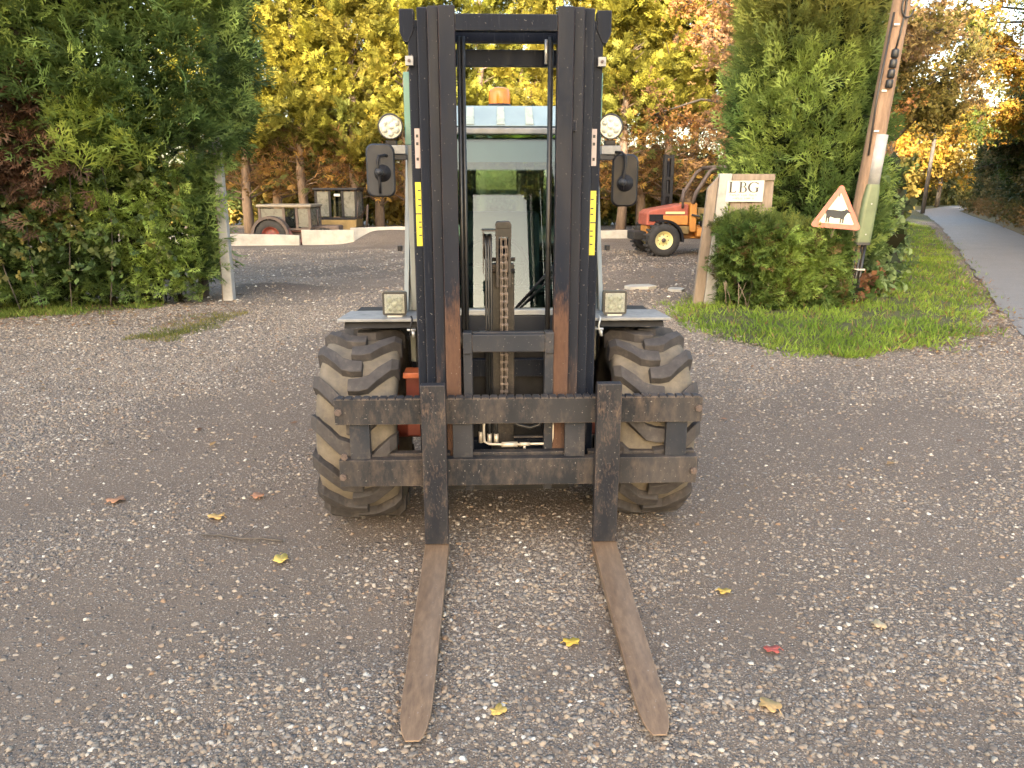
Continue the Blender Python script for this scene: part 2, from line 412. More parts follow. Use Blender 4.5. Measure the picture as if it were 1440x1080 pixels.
def ground_mat():
    m, nt, N, L, b = newmat('gravel_and_mud')
    at = N.new('ShaderNodeAttribute'); at.attribute_name = 'zone'; sp = N.new('ShaderNodeSeparateColor'); L.new(at.outputs['Color'], sp.inputs[0])
    v = coords(nt)
    mud = mix(nt, noise(nt, 3.5, 6, .65, v), (.125, .094, .070), (.215, .167, .126))
    mud = mix(nt, ramp(nt, noise(nt, 330, 2, .6, v), [(.42, .75), (.62, 0.0)]), mud, (.06, .043, .033))
    mud = mix(nt, ramp(nt, noise(nt, 160, 3, .7, v), [(.40, 0.0), (.75, .8)]), mud, (.26, .20, .155))
    hs = []
    c = mud
    for k, (scale, keep) in enumerate(((34, .5), (62, .55), (120, .7))):
        vo = N.new('ShaderNodeTexVoronoi'); vo.inputs['Scale'].default_value = scale; vo.inputs['Randomness'].default_value = 1.0
        vd = N.new('ShaderNodeVectorMath'); vd.operation = 'MULTIPLY'; vd.inputs[1].default_value = (1, 1.15, .6); L.new(v, vd.inputs[0]); L.new(vd.outputs[0], vo.inputs['Vector'])
        sc = N.new('ShaderNodeSeparateColor'); L.new(vo.outputs['Color'], sc.inputs[0])
        stone = ramp(nt, sc.outputs[0], [(0.0, (.12, .105, .095)), (.3, (.25, .215, .19)), (.55, (.36, .295, .235)), (.75, (.44, .385, .33)), (.92, (.32, .20, .125)), (1.0, (.66, .61, .54))])
        # a cell holds a stone where its random number is below the local amount of gravel
        thr = math_(nt, 'ADD', math_(nt, 'MULTIPLY', sp.outputs[0], keep), (.04, .10, .38)[k])
        has = math_(nt, 'LESS_THAN', sc.outputs[1], thr)
        body = ramp(nt, math_(nt, 'MULTIPLY', vo.outputs['Distance'], 1.0), [(.30, 1.0), (.48, 0.0)])
        mask = math_(nt, 'MULTIPLY', has, body)
        c = mix(nt, mask, c, stone); hs.append(math_(nt, 'MULTIPLY', math_(nt, 'MULTIPLY', mask, math_(nt, 'SUBTRACT', 1.0, vo.outputs['Distance'])), (1.0, .6, .3)[k]))
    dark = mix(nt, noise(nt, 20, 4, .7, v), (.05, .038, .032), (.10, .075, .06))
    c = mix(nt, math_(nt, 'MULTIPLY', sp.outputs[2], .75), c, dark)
    soil = mix(nt, noise(nt, 5, 5, .6, v), (.06, .075, .025), (.13, .11, .055))
    gm = ramp(nt, math_(nt, 'ADD', sp.outputs[1], math_(nt, 'MULTIPLY', math_(nt, 'SUBTRACT', noise(nt, 9, 4, .7, v), .5), .5)), [(.35, 0.0), (.6, 1.0)])
    c = mix(nt, gm, c, soil)
    L.new(c, b.inputs['Base Color']); b.inputs['Roughness'].default_value = .85; b.inputs['Specular IOR Level'].default_value = .3
    c = mix(nt, math_(nt, 'MULTIPLY', ramp(nt, noise(nt, 1.0, 6, .7, coords(nt, 'Object', (.35, 1.1, 1))), [(.45, 0.0), (.7, 1.0)]), .25), c, (.10, .072, .054))
    L.new(c, b.inputs['Base Color'])
    h = math_(nt, 'ADD', math_(nt, 'MAXIMUM', hs[0], math_(nt, 'MAXIMUM', hs[1], hs[2])), math_(nt, 'MULTIPLY', noise(nt, 45, 5, .7, v), .35))
    bump(nt, b, h, 1.0, .02)
    return m
M['ground'] = ground_mat()
ground = inst('ground', grid_mesh('ground', gx, gy, gh, M['ground'], zones)); tag(ground, 'trampled gravel and mud yard with pale pebbles', None, None, 'structure')

def asphalt():
    m, nt, N, L, b = newmat('worn_asphalt')
    v = coords(nt)
    c = mix(nt, noise(nt, 1.2, 8, .72, v), (.105, .096, .088), (.205, .188, .172))
    c = mix(nt, ramp(nt, noise(nt, 130, 2, .6, v), [(.5, 0.0), (.75, 1.0)]), c, (.34, .31, .29))
    c = mix(nt, ramp(nt, noise(nt, 2.6, 5, .7, v), [(.60, 0.0), (.72, .7)]), c, (.15, .10, .075))
    L.new(c, b.inputs['Base Color']); b.inputs['Roughness'].default_value = .7; bump(nt, b, noise(nt, 120, 3, .7, v), .4, .006); return m
M['asphalt'] = asphalt()
RL = [(4.7, 5.4), (5.0, 6.6), (5.9, 8.7), (7.7, 12.2), (12.3, 21.0), (18.0, 32.0), (23.4, 43), (29, 55), (40, 70)]
RRt = [(10.5, 5.0), (10.3, 7.5), (10.2, 10.0), (11.8, 14.5), (15.9, 23.0), (20.8, 32.5), (26.2, 43.5), (31.5, 54), (42, 68)]
def interp_line(P, n):
    P = np.array(P); d = np.r_[0, np.cumsum(np.hypot(*np.diff(P, axis=0).T))]; t = np.linspace(0, d[-1], n)
    return np.stack([np.interp(t, d, P[:, 0]), np.interp(t, d, P[:, 1])], -1)
a, b_ = interp_line(RL, 160), interp_line(RRt, 160)
mb = MB(); V = []; nn = 9
for i in range(160):
    wob = .16 * (float(vnoise(i * .9, 3.0)) - .5)
    for k in range(nn):
        t = k / (nn - 1); q = a[i] * (1 - t) + b_[i] * t
        if k == 0: q = q + np.array([wob, 0])
        V.append((q[0], q[1], float(gh(q[0], q[1])) * .0 + .014 + .03 * math.sin(math.pi * t)))
mb.add(V, [(i * nn + k, i * nn + k + 1, (i + 1) * nn + k + 1, (i + 1) * nn + k) for i in range(159) for k in range(nn - 1)], True)
tag(mb.build('road', M['asphalt']), 'worn grey country lane curving away past the verge', None, None, 'structure')

# bank on the far side of the lane
def bank_mat():
    m, nt, N, L, b = newmat('leafy_bank')
    v = coords(nt)
    c = mix(nt, noise(nt, 2.2, 6, .7, v), (.07, .075, .03), (.17, .11, .06))
    c = mix(nt, ramp(nt, noise(nt, 24, 4, .7, v), [(.5, 0.0), (.7, 1.0)]), c, (.24, .16, .08))
    L.new(c, b.inputs['Base Color']); b.inputs['Roughness'].default_value = .95; bump(nt, b, noise(nt, 14, 6, .7, v), .8, .06); return m
M['bank'] = bank_mat()
bl = interp_line(RRt[2:], 120); mb = MB(); V = []
dirn = np.array([.9, -.44])
for i in range(120):
    for k, (o, z) in enumerate(((.05, -.02), (.6, .22), (1.3, .75), (2.2, 1.25), (4.0, 1.5), (9.0, 1.6), (9.2, -.05))):
        q = bl[i] + dirn * (o + .25 * (float(vnoise(i * .4, k * 1.7, 2.0)) - .5)); V.append((q[0], q[1], z * (.75 + .5 * float(vnoise(i * .25, k * .9, 7.0)))))
mb.add(V, [(i * 7 + k, i * 7 + k + 1, (i + 1) * 7 + k + 1, (i + 1) * 7 + k) for i in range(119) for k in range(6)], True)
tag(mb.build('bank', M['bank']), 'leaf strewn earth bank along the lane', None, None, 'structure')

# ------------------------------------------------------------------ loose gravel (uncountable: geometry nodes)
def pebble_mat():
    m, nt, N, L, b = newmat('flint_pebbles')
    oi = N.new('ShaderNodeObjectInfo'); v = coords(nt)
    c = ramp(nt, oi.outputs['Random'], [(0.0, (.085, .075, .069)), (.15, (.135, .115, .098)), (.38, (.215, .18, .145)), (.58, (.275, .218, .158)), (.72, (.315, .268, .215)), (.82, (.225, .142, .085)), (.94, (.36, .31, .25)), (.98, (.50, .455, .385)), (1.0, (.64, .60, .52))])
    n = noise(nt, 60, 4, .7, v)
    c = mix(nt, ramp(nt, n, [(.45, 0.0), (.75, .55)]), c, (.19, .15, .125))
    L.new(c, b.inputs['Base Color']); b.inputs['Roughness'].default_value = .7; b.inputs['Specular IOR Level'].default_value = .35; return m
M['pebble'] = pebble_mat()
def gravel_field(name, gx, gy, dmax, smin, smax, seed, label):
    me = grid_mesh(name, gx, gy, gh, M['pebble'], zones); o = inst(name, me)
    ng = bpy.data.node_groups.new(name + '_scatter', 'GeometryNodeTree')
    ng.interface.new_socket('Geometry', in_out='INPUT', socket_type='NodeSocketGeometry'); ng.interface.new_socket('Geometry', in_out='OUTPUT', socket_type='NodeSocketGeometry')
    N, L = ng.nodes, ng.links
    gi, go = N.new('NodeGroupInput'), N.new('NodeGroupOutput')
    at = N.new('GeometryNodeInputNamedAttribute'); at.data_type = 'FLOAT_COLOR'; at.inputs['Name'].default_value = 'zone'
    sc = N.new('FunctionNodeSeparateColor'); L.new(at.outputs['Attribute'], sc.inputs[0])
    def mth(op, x, y):
        q = N.new('ShaderNodeMath'); q.operation = op
        for i, w in ((0, x), (1, y)):
            if isinstance(w, (int, float)): q.inputs[i].default_value = w
            else: L.new(w, q.inputs[i])
        return q.outputs[0]
    dn = mth('MULTIPLY', mth('ADD', mth('MULTIPLY', sc.outputs[0], dmax), dmax * .10), mth('SUBTRACT', 1.0, sc.outputs[1]))
    dp = N.new('GeometryNodeDistributePointsOnFaces'); dp.distribute_method = 'RANDOM'; dp.inputs['Seed'].default_value = seed
    L.new(gi.outputs[0], dp.inputs['Mesh']); L.new(dn, dp.inputs['Density'])
    variants = []
    for k in range(3):
        ico = N.new('GeometryNodeMeshIcoSphere'); ico.inputs['Radius'].default_value = .5; ico.inputs['Subdivisions'].default_value = 2
        nz = N.new('ShaderNodeTexNoise'); nz.inputs['Scale'].default_value = 1.6 + .5 * k; nz.inputs['Detail'].default_value = 1.0
        ps = N.new('GeometryNodeInputPosition'); va = N.new('ShaderNodeVectorMath'); va.operation = 'ADD'; va.inputs[1].default_value = (k * 7.1, k * 3.3, 1.7)
        L.new(ps.outputs[0], va.inputs[0]); L.new(va.outputs[0], nz.inputs['Vector'])
        vsb = N.new('ShaderNodeVectorMath'); vsb.operation = 'SUBTRACT'; vsb.inputs[1].default_value = (.5, .5, .5); L.new(nz.outputs['Color'], vsb.inputs[0])
        vsc = N.new('ShaderNodeVectorMath'); vsc.operation = 'SCALE'; vsc.inputs['Scale'].default_value = .9; L.new(vsb.outputs[0], vsc.inputs[0])
        st = N.new('GeometryNodeSetPosition'); L.new(ico.outputs['Mesh'], st.inputs['Geometry']); L.new(vsc.outputs[0], st.inputs['Offset'])
        sm = N.new('GeometryNodeSetShadeSmooth'); L.new(st.outputs[0], sm.inputs['Geometry'])
        smt = N.new('GeometryNodeSetMaterial'); smt.inputs['Material'].default_value = M['pebble']; L.new(sm.outputs[0], smt.inputs['Geometry'])
        variants.append(smt.outputs[0])
    j = N.new('GeometryNodeGeometryToInstance')
    for q in variants[::-1]: L.new(q, j.inputs[0])
    ip = N.new('GeometryNodeInstanceOnPoints'); L.new(dp.outputs['Points'], ip.inputs['Points']); L.new(j.outputs[0], ip.inputs['Instance']); ip.inputs['Pick Instance'].default_value = True
    rr = N.new('FunctionNodeRandomValue'); rr.data_type = 'FLOAT_VECTOR'; rr.inputs[0].default_value = (-.35, -.35, 0); rr.inputs[1].default_value = (.35, .35, 6.283)
    L.new(rr.outputs[0], ip.inputs['Rotation'])
    s1 = N.new('FunctionNodeRandomValue'); s1.data_type = 'FLOAT'; s1.inputs[2].default_value = 0.0; s1.inputs[3].default_value = 1.0; s1.inputs['Seed'].default_value = seed + 5
    size = mth('ADD', smin, mth('MULTIPLY', mth('POWER', s1.outputs[1], 3.2), smax - smin))
    s2 = N.new('FunctionNodeRandomValue'); s2.data_type = 'FLOAT_VECTOR'; s2.inputs[0].default_value = (.85, .6, .48); s2.inputs[1].default_value = (1.35, 1.0, .9); s2.inputs['Seed'].default_value = seed + 9
    vv = N.new('ShaderNodeVectorMath'); vv.operation = 'SCALE'; L.new(s2.outputs[0], vv.inputs[0]); L.new(size, vv.inputs['Scale'])
    L.new(vv.outputs[0], ip.inputs['Scale'])
    tn = N.new('GeometryNodeTranslateInstances'); tn.inputs['Local Space'].default_value = False
    zr = N.new('FunctionNodeRandomValue'); zr.data_type = 'FLOAT_VECTOR'; zr.inputs[0].default_value = (0, 0, -smax * .16); zr.inputs[1].default_value = (0, 0, smax * .03); zr.inputs['Seed'].default_value = seed + 13
    L.new(ip.outputs[0], tn.inputs['Instances']); L.new(zr.outputs[0], tn.inputs['Translation']); L.new(tn.outputs[0], go.inputs[0])
    md = o.modifiers.new('scatter', 'NODES'); md.node_group = ng
    tag(o, label, 'gravel', None, 'stuff'); return o
def trap_field(name, y0, y1, *k):
    w = .80 * y1 + .9
    return gravel_field(name, np.arange(-w, w + .01, .12), np.arange(y0, y1 + .01, .12), *k)
gravel_field('grit', np.arange(-2.9, 2.95, .12), np.arange(.9, 3.6, .12), 9000, .0025, .0085, 21, 'fine grit between the pebbles near the forks')
trap_field('gravel', .9, 3.9, 9000, .0042, .024, 3, 'loose flint pebbles on the packed mud around the forks')
trap_field('gravel', 3.9, 6.9, 6500, .006, .026, 4, 'loose flint pebbles on the ground around the forklift wheels')
trap_field('gravel', 6.9, 10.2, 2600, .011, .034, 5, 'loose pale pebbles in front of the hedges')
gravel_field('gravel', np.arange(-11, 9.1, .25), np.arange(10.2, 20, .25), 330, .016, .055, 6, 'loose stones across the yard behind the forklift')
# ------------------------------------------------------------------ vegetation
def kite(v, f, p, d, L_, w, up=(0, 0, 1), bend=0.0):
    p = np.array(p, float); d = np.array(d, float); d /= np.linalg.norm(d); s = np.cross(up, d); s /= (np.linalg.norm(s) + 1e-9); n = len(v)
    v += [p, p + d * L_ * .45 + s * w, p + d * L_ + np.array([0, 0, -bend * L_]), p + d * L_ * .45 - s * w]; f.append((n, n + 1, n + 2, n + 3))
def t_cypress(seed, twigs=7, sub=1, wide=.028):
    """one flat feathery spray of cypress along +X, unit length"""
    r = random.Random(seed); v = []; f = []
    kite(v, f, (0, 0, 0), (1, 0, -.05), 1.0, wide * .7)
    for k in range(twigs):
        t = .12 + .75 * k / twigs; s = 1 if k % 2 else -1
        a = R(38 + r.uniform(-10, 12)) * s; L_ = (.62 - .45 * t) * r.uniform(.8, 1.2)
        d = (math.cos(a), math.sin(a), r.uniform(-.25, .15)); p = (t, 0, -.05 * t)
        kite(v, f, p, d, L_, wide, bend=.12)
        if sub:
            q = np.array(p) + np.array(d) * L_ * .4; a2 = a - R(38) * s
            kite(v, f, q, (math.cos(a2), math.sin(a2), r.uniform(-.2, .2)), L_ * .55, wide * .85, bend=.1)
            a3 = a + R(36) * s
            kite(v, f, q, (math.cos(a3), math.sin(a3), r.uniform(-.2, .2)), L_ * .45, wide * .85, bend=.1)
    return np.array(v), np.array(f)
def t_leaves(seed, n=7, ll=.42, w=.14):
    """a twig with broad leaves round it, about unit length along +X"""
    r = random.Random(seed); v = []; f = []
    kite(v, f, (0, 0, 0), (1, 0, 0), 1.0, .012)
    for k in range(n):
        a = r.uniform(0, 6.28); d = (r.uniform(.1, .8), math.cos(a), math.sin(a))
        kite(v, f, (r.uniform(.1, .95), 0, 0), d, ll * r.uniform(.7, 1.2), w * r.uniform(.8, 1.1), up=(r.uniform(-.5, .5), r.uniform(-.5, .5), 1), bend=.15)
    return np.array(v), np.array(f)
def t_twigs(seed, n=6, w=.016):
    r = random.Random(seed); v = []; f = []
    kite(v, f, (0, 0, 0), (1, .05, 0), 1.0, w)
    for k in range(n):
        a = R(r.uniform(20, 55)) * (1 if k % 2 else -1)
        kite(v, f, (r.uniform(.1, .8), 0, 0), (math.cos(a), math.sin(a), r.uniform(-.5, .5)), r.uniform(.25, .55), w * .8)
    return np.array(v), np.array(f)
T_CY = [t_cypress(k) for k in range(4)]; T_CYF = [t_cypress(k + 20, 5, 0, .085) for k in range(4)]; T_CYB = [t_cypress(k + 40, 6, 1, .05) for k in range(3)]; T_LF = [t_leaves(k) for k in range(4)]
T_BIG = [t_leaves(k + 9, 9, .5, .22) for k in range(3)]; T_TW = [t_twigs(k) for k in range(3)]

def norm(a): return a / (np.linalg.norm(a, axis=-1, keepdims=True) + 1e-9)
class Foliage:
    def __init__(s): s.V = []; s.F = []; s.C = []; s.n = 0
    def add(s, temps, P, A, S, C, roll=1.0, flatness=.0):
        """P places, A spray directions, S sizes, C colours"""
        P = np.asarray(P); A = norm(np.asarray(A)); n = len(P)
        U = RNG.normal(size=(n, 3)) * roll + np.array([0, 0, 1.0 + flatness]); B = norm(np.cross(U, A)); U = np.cross(A, B)
        which = RNG.integers(0, len(temps), n)
        for k, (tv, tf) in enumerate(temps):
            i = np.where(which == k)[0]
            if not len(i): continue
            w = S[i][:, None, None] * (tv[None, :, 0:1] * A[i][:, None] + tv[None, :, 1:2] * B[i][:, None] + tv[None, :, 2:3] * U[i][:, None]) + P[i][:, None]
            m = len(tv)
            s.F.append((tf[None] + (np.arange(len(i)) * m)[:, None, None] + s.n).reshape(-1, 4)); s.V.append(w.reshape(-1, 3))
            c = np.repeat(C[i][:, None], m, 1) * RNG.uniform(.8, 1.2, (len(i), m, 1)); s.C.append(c.reshape(-1, 3)); s.n += len(i) * m
        return s
    def mesh(s, name, mat):
        V = np.concatenate(s.V).astype(np.float32); F = np.concatenate(s.F).astype(np.int32); C = np.clip(np.concatenate(s.C), 0, 1)
        me = bpy.data.meshes.new(name); me.vertices.add(len(V)); me.vertices.foreach_set('co', V.ravel())
        me.loops.add(F.size); me.loops.foreach_set('vertex_index', F.ravel()); me.polygons.add(len(F)); me.polygons.foreach_set('loop_start', np.arange(0, F.size, 4, dtype=np.int32))
        at = me.color_attributes.new('col', 'FLOAT_COLOR', 'POINT'); at.data.foreach_set('color', np.concatenate([C, np.ones((len(C), 1))], 1).astype(np.float32).ravel())
        me.update(); me.validate(); me.materials.append(mat); return me
    def build(s, name, mat, parent=None): return inst(name, s.mesh(name, mat), parent)
def pal(n, cols, w=None, jit=.18):
    c = np.array(cols)[RNG.choice(len(cols), n, p=w)]; return c * RNG.normal(1, jit, (n, 1)).clip(.5, 1.6)
def patchcol(P, c0, c1, sc=1.2, lo=.35, hi=.65, jit=.15):
    t = sstep(lo, hi, fbm(P[:, 0] * sc, P[:, 1] * sc, P[:, 2] * sc, 3) + RNG.normal(0, .05, len(P)))[:, None]
    return (np.array(c0) * (1 - t) + np.array(c1) * t) * RNG.normal(1, jit, (len(P), 1)).clip(.5, 1.6)

def limbs(name, mat, parent, base, top, r0, n, seed, spread=1.0, z0=.3):
    r = random.Random(seed); mb = MB(); b = Vector(base); t = Vector(top)
    pts = [b.lerp(t, k / 6) + Vector((r.uniform(-1, 1), r.uniform(-1, 1), 0)) * .05 * (0 if k == 0 else 1) for k in range(7)]
    mb.tube(pts, [r0 * (1.25 if k == 0 else 1 - .8 * k / 6) for k in range(7)], 9)
    for k in range(n):
        u = z0 + (1 - z0) * (k + r.random()) / n; p = b.lerp(t, u); a = r.uniform(0, 6.28); L_ = spread * (1.1 - .6 * u) * r.uniform(.6, 1.1)
        d = Vector((math.cos(a), math.sin(a), r.uniform(.2, .8)))
        mb.tube([p, p + d * L_ * .5, p + d * L_ + Vector((0, 0, .15 * L_))], [r0 * .32 * (1 - .6 * u), r0 * .2 * (1 - .6 * u), .008], 5, False)
    return mb.build(name, mat, parent)

# --- the overgrown conifer hedge on the left -------------------------------------------------------
def left_front(x):  return 9.9 + .33 * (np.asarray(x) + 5.4)          # y of the trimmed face
def sample_hedge_left(n, dmin, dmax, zlo, zhi):
    x = RNG.uniform(-9.6, -4.22, n); z = RNG.uniform(zlo, zhi, n)
    lump = .55 * (fbm(x * 1.1, z * 1.1, 3.0, 3) - .5) + .22 * sstep(1.3, .2, z)
    y = left_front(x) + lump - .35 * sstep(1.7, 2.8, z) + RNG.uniform(dmin, dmax, n)
    return np.stack([x, y, z], -1)
hedge = empty('conifer_hedge', (0, 0, 0)); tag(hedge, 'tall dark green conifer hedge with brown patch, left of the yard entrance', 'hedge')
fo = Foliage()
P = sample_hedge_left(5200, -.12, .25, .12, 2.3); n = len(P)
A = np.stack([RNG.normal(.12, .45, n), RNG.normal(-1, .3, n), RNG.normal(.25, .45, n)], -1)
C = patchcol(P, (.11, .165, .052), (.31, .39, .10), 1.6, .36, .62, .3)
warm = sstep(.8, .15, np.hypot((P[:, 0] + 6.05) / 1.0, (P[:, 2] - 1.25) / .55)) * (RNG.random(n) < .55)
C = C * (1 - warm[:, None]) + pal(n, [(.34, .20, .09), (.28, .24, .08), (.42, .20, .13)]) * warm[:, None]
fo.add(T_CY, P, A, RNG.uniform(.16, .34, n), C, .8)
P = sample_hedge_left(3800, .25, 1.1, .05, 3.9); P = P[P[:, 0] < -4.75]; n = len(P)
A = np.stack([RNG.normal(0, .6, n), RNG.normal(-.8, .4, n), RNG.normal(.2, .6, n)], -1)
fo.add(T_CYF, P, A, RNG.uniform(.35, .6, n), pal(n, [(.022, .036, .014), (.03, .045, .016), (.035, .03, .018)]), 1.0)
# loose upper plumes that hang over the trimmed part
n = 5200; x = RNG.uniform(-9.8, -3.95, n); z = 2.0 + 3.1 * RNG.random(n) ** 1.1
P = np.stack([x, left_front(x) + .7 * (fbm(x * .9, z * .9, 8.0, 3) - .5) - .30 * sstep(1.8, 2.9, z) + RNG.uniform(-.2, .5, n) + .3 * sstep(3.2, 5, z), z], -1)
keep = P[:, 2] < 3.7 + 1.3 * sstep(-7.2, -5.6, x) + .6 * fbm(x * 1.7, 0 * x, 1.0, 2)
P = P[keep]; n = len(P)
A = np.stack([RNG.normal(.35, .5, n) + .5 * sstep(-5, -4, P[:, 0]), RNG.normal(-.7, .35, n), RNG.normal(.55, .35, n) - .3 * sstep(3, 2, P[:, 2])], -1)
C = patchcol(P, (.10, .155, .05), (.27, .35, .096), .9, .38, .62, .3); lite = sstep(3.1, 4.2, P[:, 2])[:, None]
C = C * (1 - .6 * lite) + np.array((.26, .29, .06)) * .6 * lite
dead = sstep(.75, .25, np.hypot((P[:, 0] + 6.15) / .55, (P[:, 2] - 2.35) / .6)) > RNG.random(n)
C[dead] = pal(int(dead.sum()), [(.12, .065, .04), (.085, .05, .035), (.15, .085, .05)])
fo.add(T_CY, P, A, RNG.uniform(.26, .58, n), C, .7)
n = 90; P = np.stack([RNG.uniform(-5.6, -4.6, n), np.zeros(n), RNG.uniform(1.7, 2.6, n)], -1); P[:, 1] = left_front(P[:, 0]) - .42 + RNG.uniform(-.1, .15, n)
fo.add(T_CY, P, np.stack([RNG.normal(.3, .5, n), RNG.normal(-.4, .3, n), RNG.normal(.7, .3, n)], -1), RNG.uniform(.3, .5, n), pal(n, [(.32, .38, .09), (.25, .32, .08)]), .6)
# dead brown patch in the face of the hedge
n = 420; P = np.stack([RNG.normal(-6.0, .30, n), np.zeros(n), RNG.normal(2.15, .36, n)], -1); P[:, 1] = left_front(P[:, 0]) - .32 + RNG.uniform(-.1, .2, n)
fo.add(T_CY, P, np.stack([RNG.normal(0, .5, n), RNG.normal(-.6, .3, n), RNG.normal(-.3, .5, n)], -1), RNG.uniform(.2, .42, n), pal(n, [(.14, .068, .042), (.095, .052, .036), (.17, .09, .055)]), .9)
# the end that overhangs the gate post
n = 1500; P = np.stack([-4.05 + RNG.normal(0, .13, n), RNG.uniform(10.4, 12.0, n), RNG.uniform(.3, 4.6, n)], -1); P[:, 0] += .38 * sstep(1.9, 2.7, P[:, 2]) * RNG.uniform(.2, 1.1, n) - .36 * sstep(2.1, 1.7, P[:, 2]) - .39 * (P[:, 1] - 10.6)
A = np.stack([RNG.normal(.9, .3, n), RNG.normal(-.5, .4, n), RNG.normal(.25, .4, n)], -1)
fo.add(T_CY, P, A, RNG.uniform(.2, .5, n), patchcol(P, (.085, .13, .046), (.225, .30, .09), 1.3, .38, .62, .3), .8)
fo.build('foliage', M['leaf'], hedge)
for k, (x, y) in enumerate([(-8.9, 9.9), (-7.8, 10.1), (-6.9, 10.4), (-6.1, 10.5), (-5.3, 10.8), (-4.6, 11.1)]):
    limbs('trunk', M['bark_dark'], hedge, (x, y, -.05), (x + random.uniform(-.2, .2), y + .2, 3.4), .07, 9, k, .7, .08)
iv = empty('ivy', (0, 0, 0)); tag(iv, 'pale leaved ivy scrambling over the hedge at the left edge', 'ivy')
n = 620; P = np.stack([RNG.normal(-6.85, .42, n), np.zeros(n), RNG.normal(1.55, .42, n)], -1); P[:, 1] = left_front(P[:, 0]) - .12 + .55 * (fbm(P[:, 0] * 1.1, P[:, 2] * 1.1, 3.0, 3) - .5) - RNG.uniform(.0, .22, n)
q = 110; P2 = np.stack([RNG.uniform(-6.6, -4.3, q), np.zeros(q), RNG.uniform(.3, 2.1, q)], -1); P2[:, 1] = left_front(P2[:, 0]) - .16 + .55 * (fbm(P2[:, 0] * 1.1, P2[:, 2] * 1.1, 3.0, 3) - .5)
P = np.concatenate([P, P2]); n = len(P)
Foliage().add(T_BIG, P, np.stack([RNG.normal(0, .5, n), RNG.normal(-.7, .3, n), RNG.normal(0, .5, n)], -1), RNG.uniform(.12, .2, n), pal(n, [(.10, .145, .05), (.15, .17, .065), (.08, .12, .05), (.19, .16, .05)])).build('leaves', M['leaf'], iv)
mb = MB()
for k in range(7):
    x = -7.4 + k * .35; pts = [(x + .15 * math.sin(3 * t + k), float(left_front(x)) - .05 - .1 * t, .05 + 2.2 * t) for t in np.linspace(0, 1, 7)]
    mb.tube(pts, .008, 5)
mb.build('stem', M['bark_dark'], iv)

# --- the feathery conifer and clipped hedge at the right of the entrance -----------------------------
ct = empty('cypress_tree', (4.12, 11.1, 0)); tag(ct, 'tall feathery green cypress behind the name board and leaning pole', 'tree')
limbs('trunk', M['bark_dark'], ct, (0, 0, -.05), (.1, .15, 5.2), .11, 16, 3, .9, .12)
def col_crown(n, z0, z1, r0, r1, sx=1.0):
    z = z0 + (z1 - z0) * RNG.random(n) ** .9; a = RNG.uniform(0, 6.283, n); t = (z - z0) / (z1 - z0)
    rad = (r0 * (1 - t) + r1 * t) * (.72 + .5 * fbm(np.cos(a) * 1.6 + 5, np.sin(a) * 1.6, z * .9, 3)) * RNG.uniform(.62, 1.05, n)
    return np.stack([np.cos(a) * rad * sx, np.sin(a) * rad, z], -1), np.stack([np.cos(a), np.sin(a), 0 * a], -1)
fo = Foliage()
P, D = col_crown(6200, .5, 5.4, .95, .75); n = len(P); P[:, 0] += .1 * np.sin(P[:, 2] * 1.3)
A = D * RNG.uniform(.5, 1.1, (n, 1)) + np.stack([RNG.normal(0, .35, n), RNG.normal(0, .35, n), RNG.normal(.75, .35, n)], -1)
C = patchcol(P, (.09, .16, .05), (.26, .37, .10), 1.4, .36, .62, .3); C = C * (1 - .55 * sstep(2.6, 4.2, P[:, 2])[:, None]) + np.array((.32, .28, .07)) * .55 * sstep(2.6, 4.2, P[:, 2])[:, None]
fo.add(T_CY, P, A, RNG.uniform(.22, .46, n), C, .8)
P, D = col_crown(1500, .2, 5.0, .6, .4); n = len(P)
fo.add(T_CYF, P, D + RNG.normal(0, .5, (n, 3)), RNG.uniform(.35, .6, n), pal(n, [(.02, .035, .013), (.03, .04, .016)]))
fo.build('crown', M['leaf'], ct)

ch = empty('clipped_hedge', (0, 0, 0)); tag(ch, 'low clipped conifer hedge below the name board', 'hedge')
def face_y(x): return np.interp(x, [2.55, 3.0, 3.6, 4.2, 4.6], [9.75, 9.25, 9.2, 9.45, 9.9])
fo = Foliage()
n = 5000; x = RNG.uniform(2.62, 4.2, n); top = np.interp(x, [2.6, 2.9, 3.4, 4.0, 4.25], [1.0, 1.07, 1.02, .93, .82]); z = .1 + (top - .1) * RNG.random(n)
P = np.stack([x, face_y(x) + .35 * (fbm(x * 2.2, z * 2.2, 1.0, 3) - .5) + RNG.uniform(-.08, .25, n) + .12 * (1 - z), z], -1); P[:, 0] = np.where(z < .5, 2.72 + (P[:, 0] - 2.62) * .95, P[:, 0])
A = np.stack([RNG.normal(0, .5, n), RNG.normal(-.9, .3, n), RNG.normal(.35, .5, n)], -1)
C = patchcol(P, (.10, .165, .046), (.285, .385, .096), 2.0, .36, .62, .3); brown = RNG.random(n) < .10; C[brown] = pal(int(brown.sum()), [(.20, .13, .06), (.15, .11, .05)])
fo.add(T_CY, P, A, RNG.uniform(.12, .27, n), C, .8)
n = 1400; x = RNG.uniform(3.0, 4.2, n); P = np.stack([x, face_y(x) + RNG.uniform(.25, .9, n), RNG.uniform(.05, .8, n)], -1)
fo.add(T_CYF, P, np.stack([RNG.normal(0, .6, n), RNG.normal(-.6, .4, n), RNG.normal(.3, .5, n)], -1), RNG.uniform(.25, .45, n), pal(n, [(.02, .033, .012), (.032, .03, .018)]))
n = 900; x = RNG.uniform(2.62, 4.2, n); P = np.stack([x, face_y(x) + RNG.uniform(.0, .8, n), np.interp(x, [2.6, 2.9, 3.4, 4.0, 4.25], [1.0, 1.07, 1.02, .93, .82]) + RNG.normal(0, .05, n)], -1)
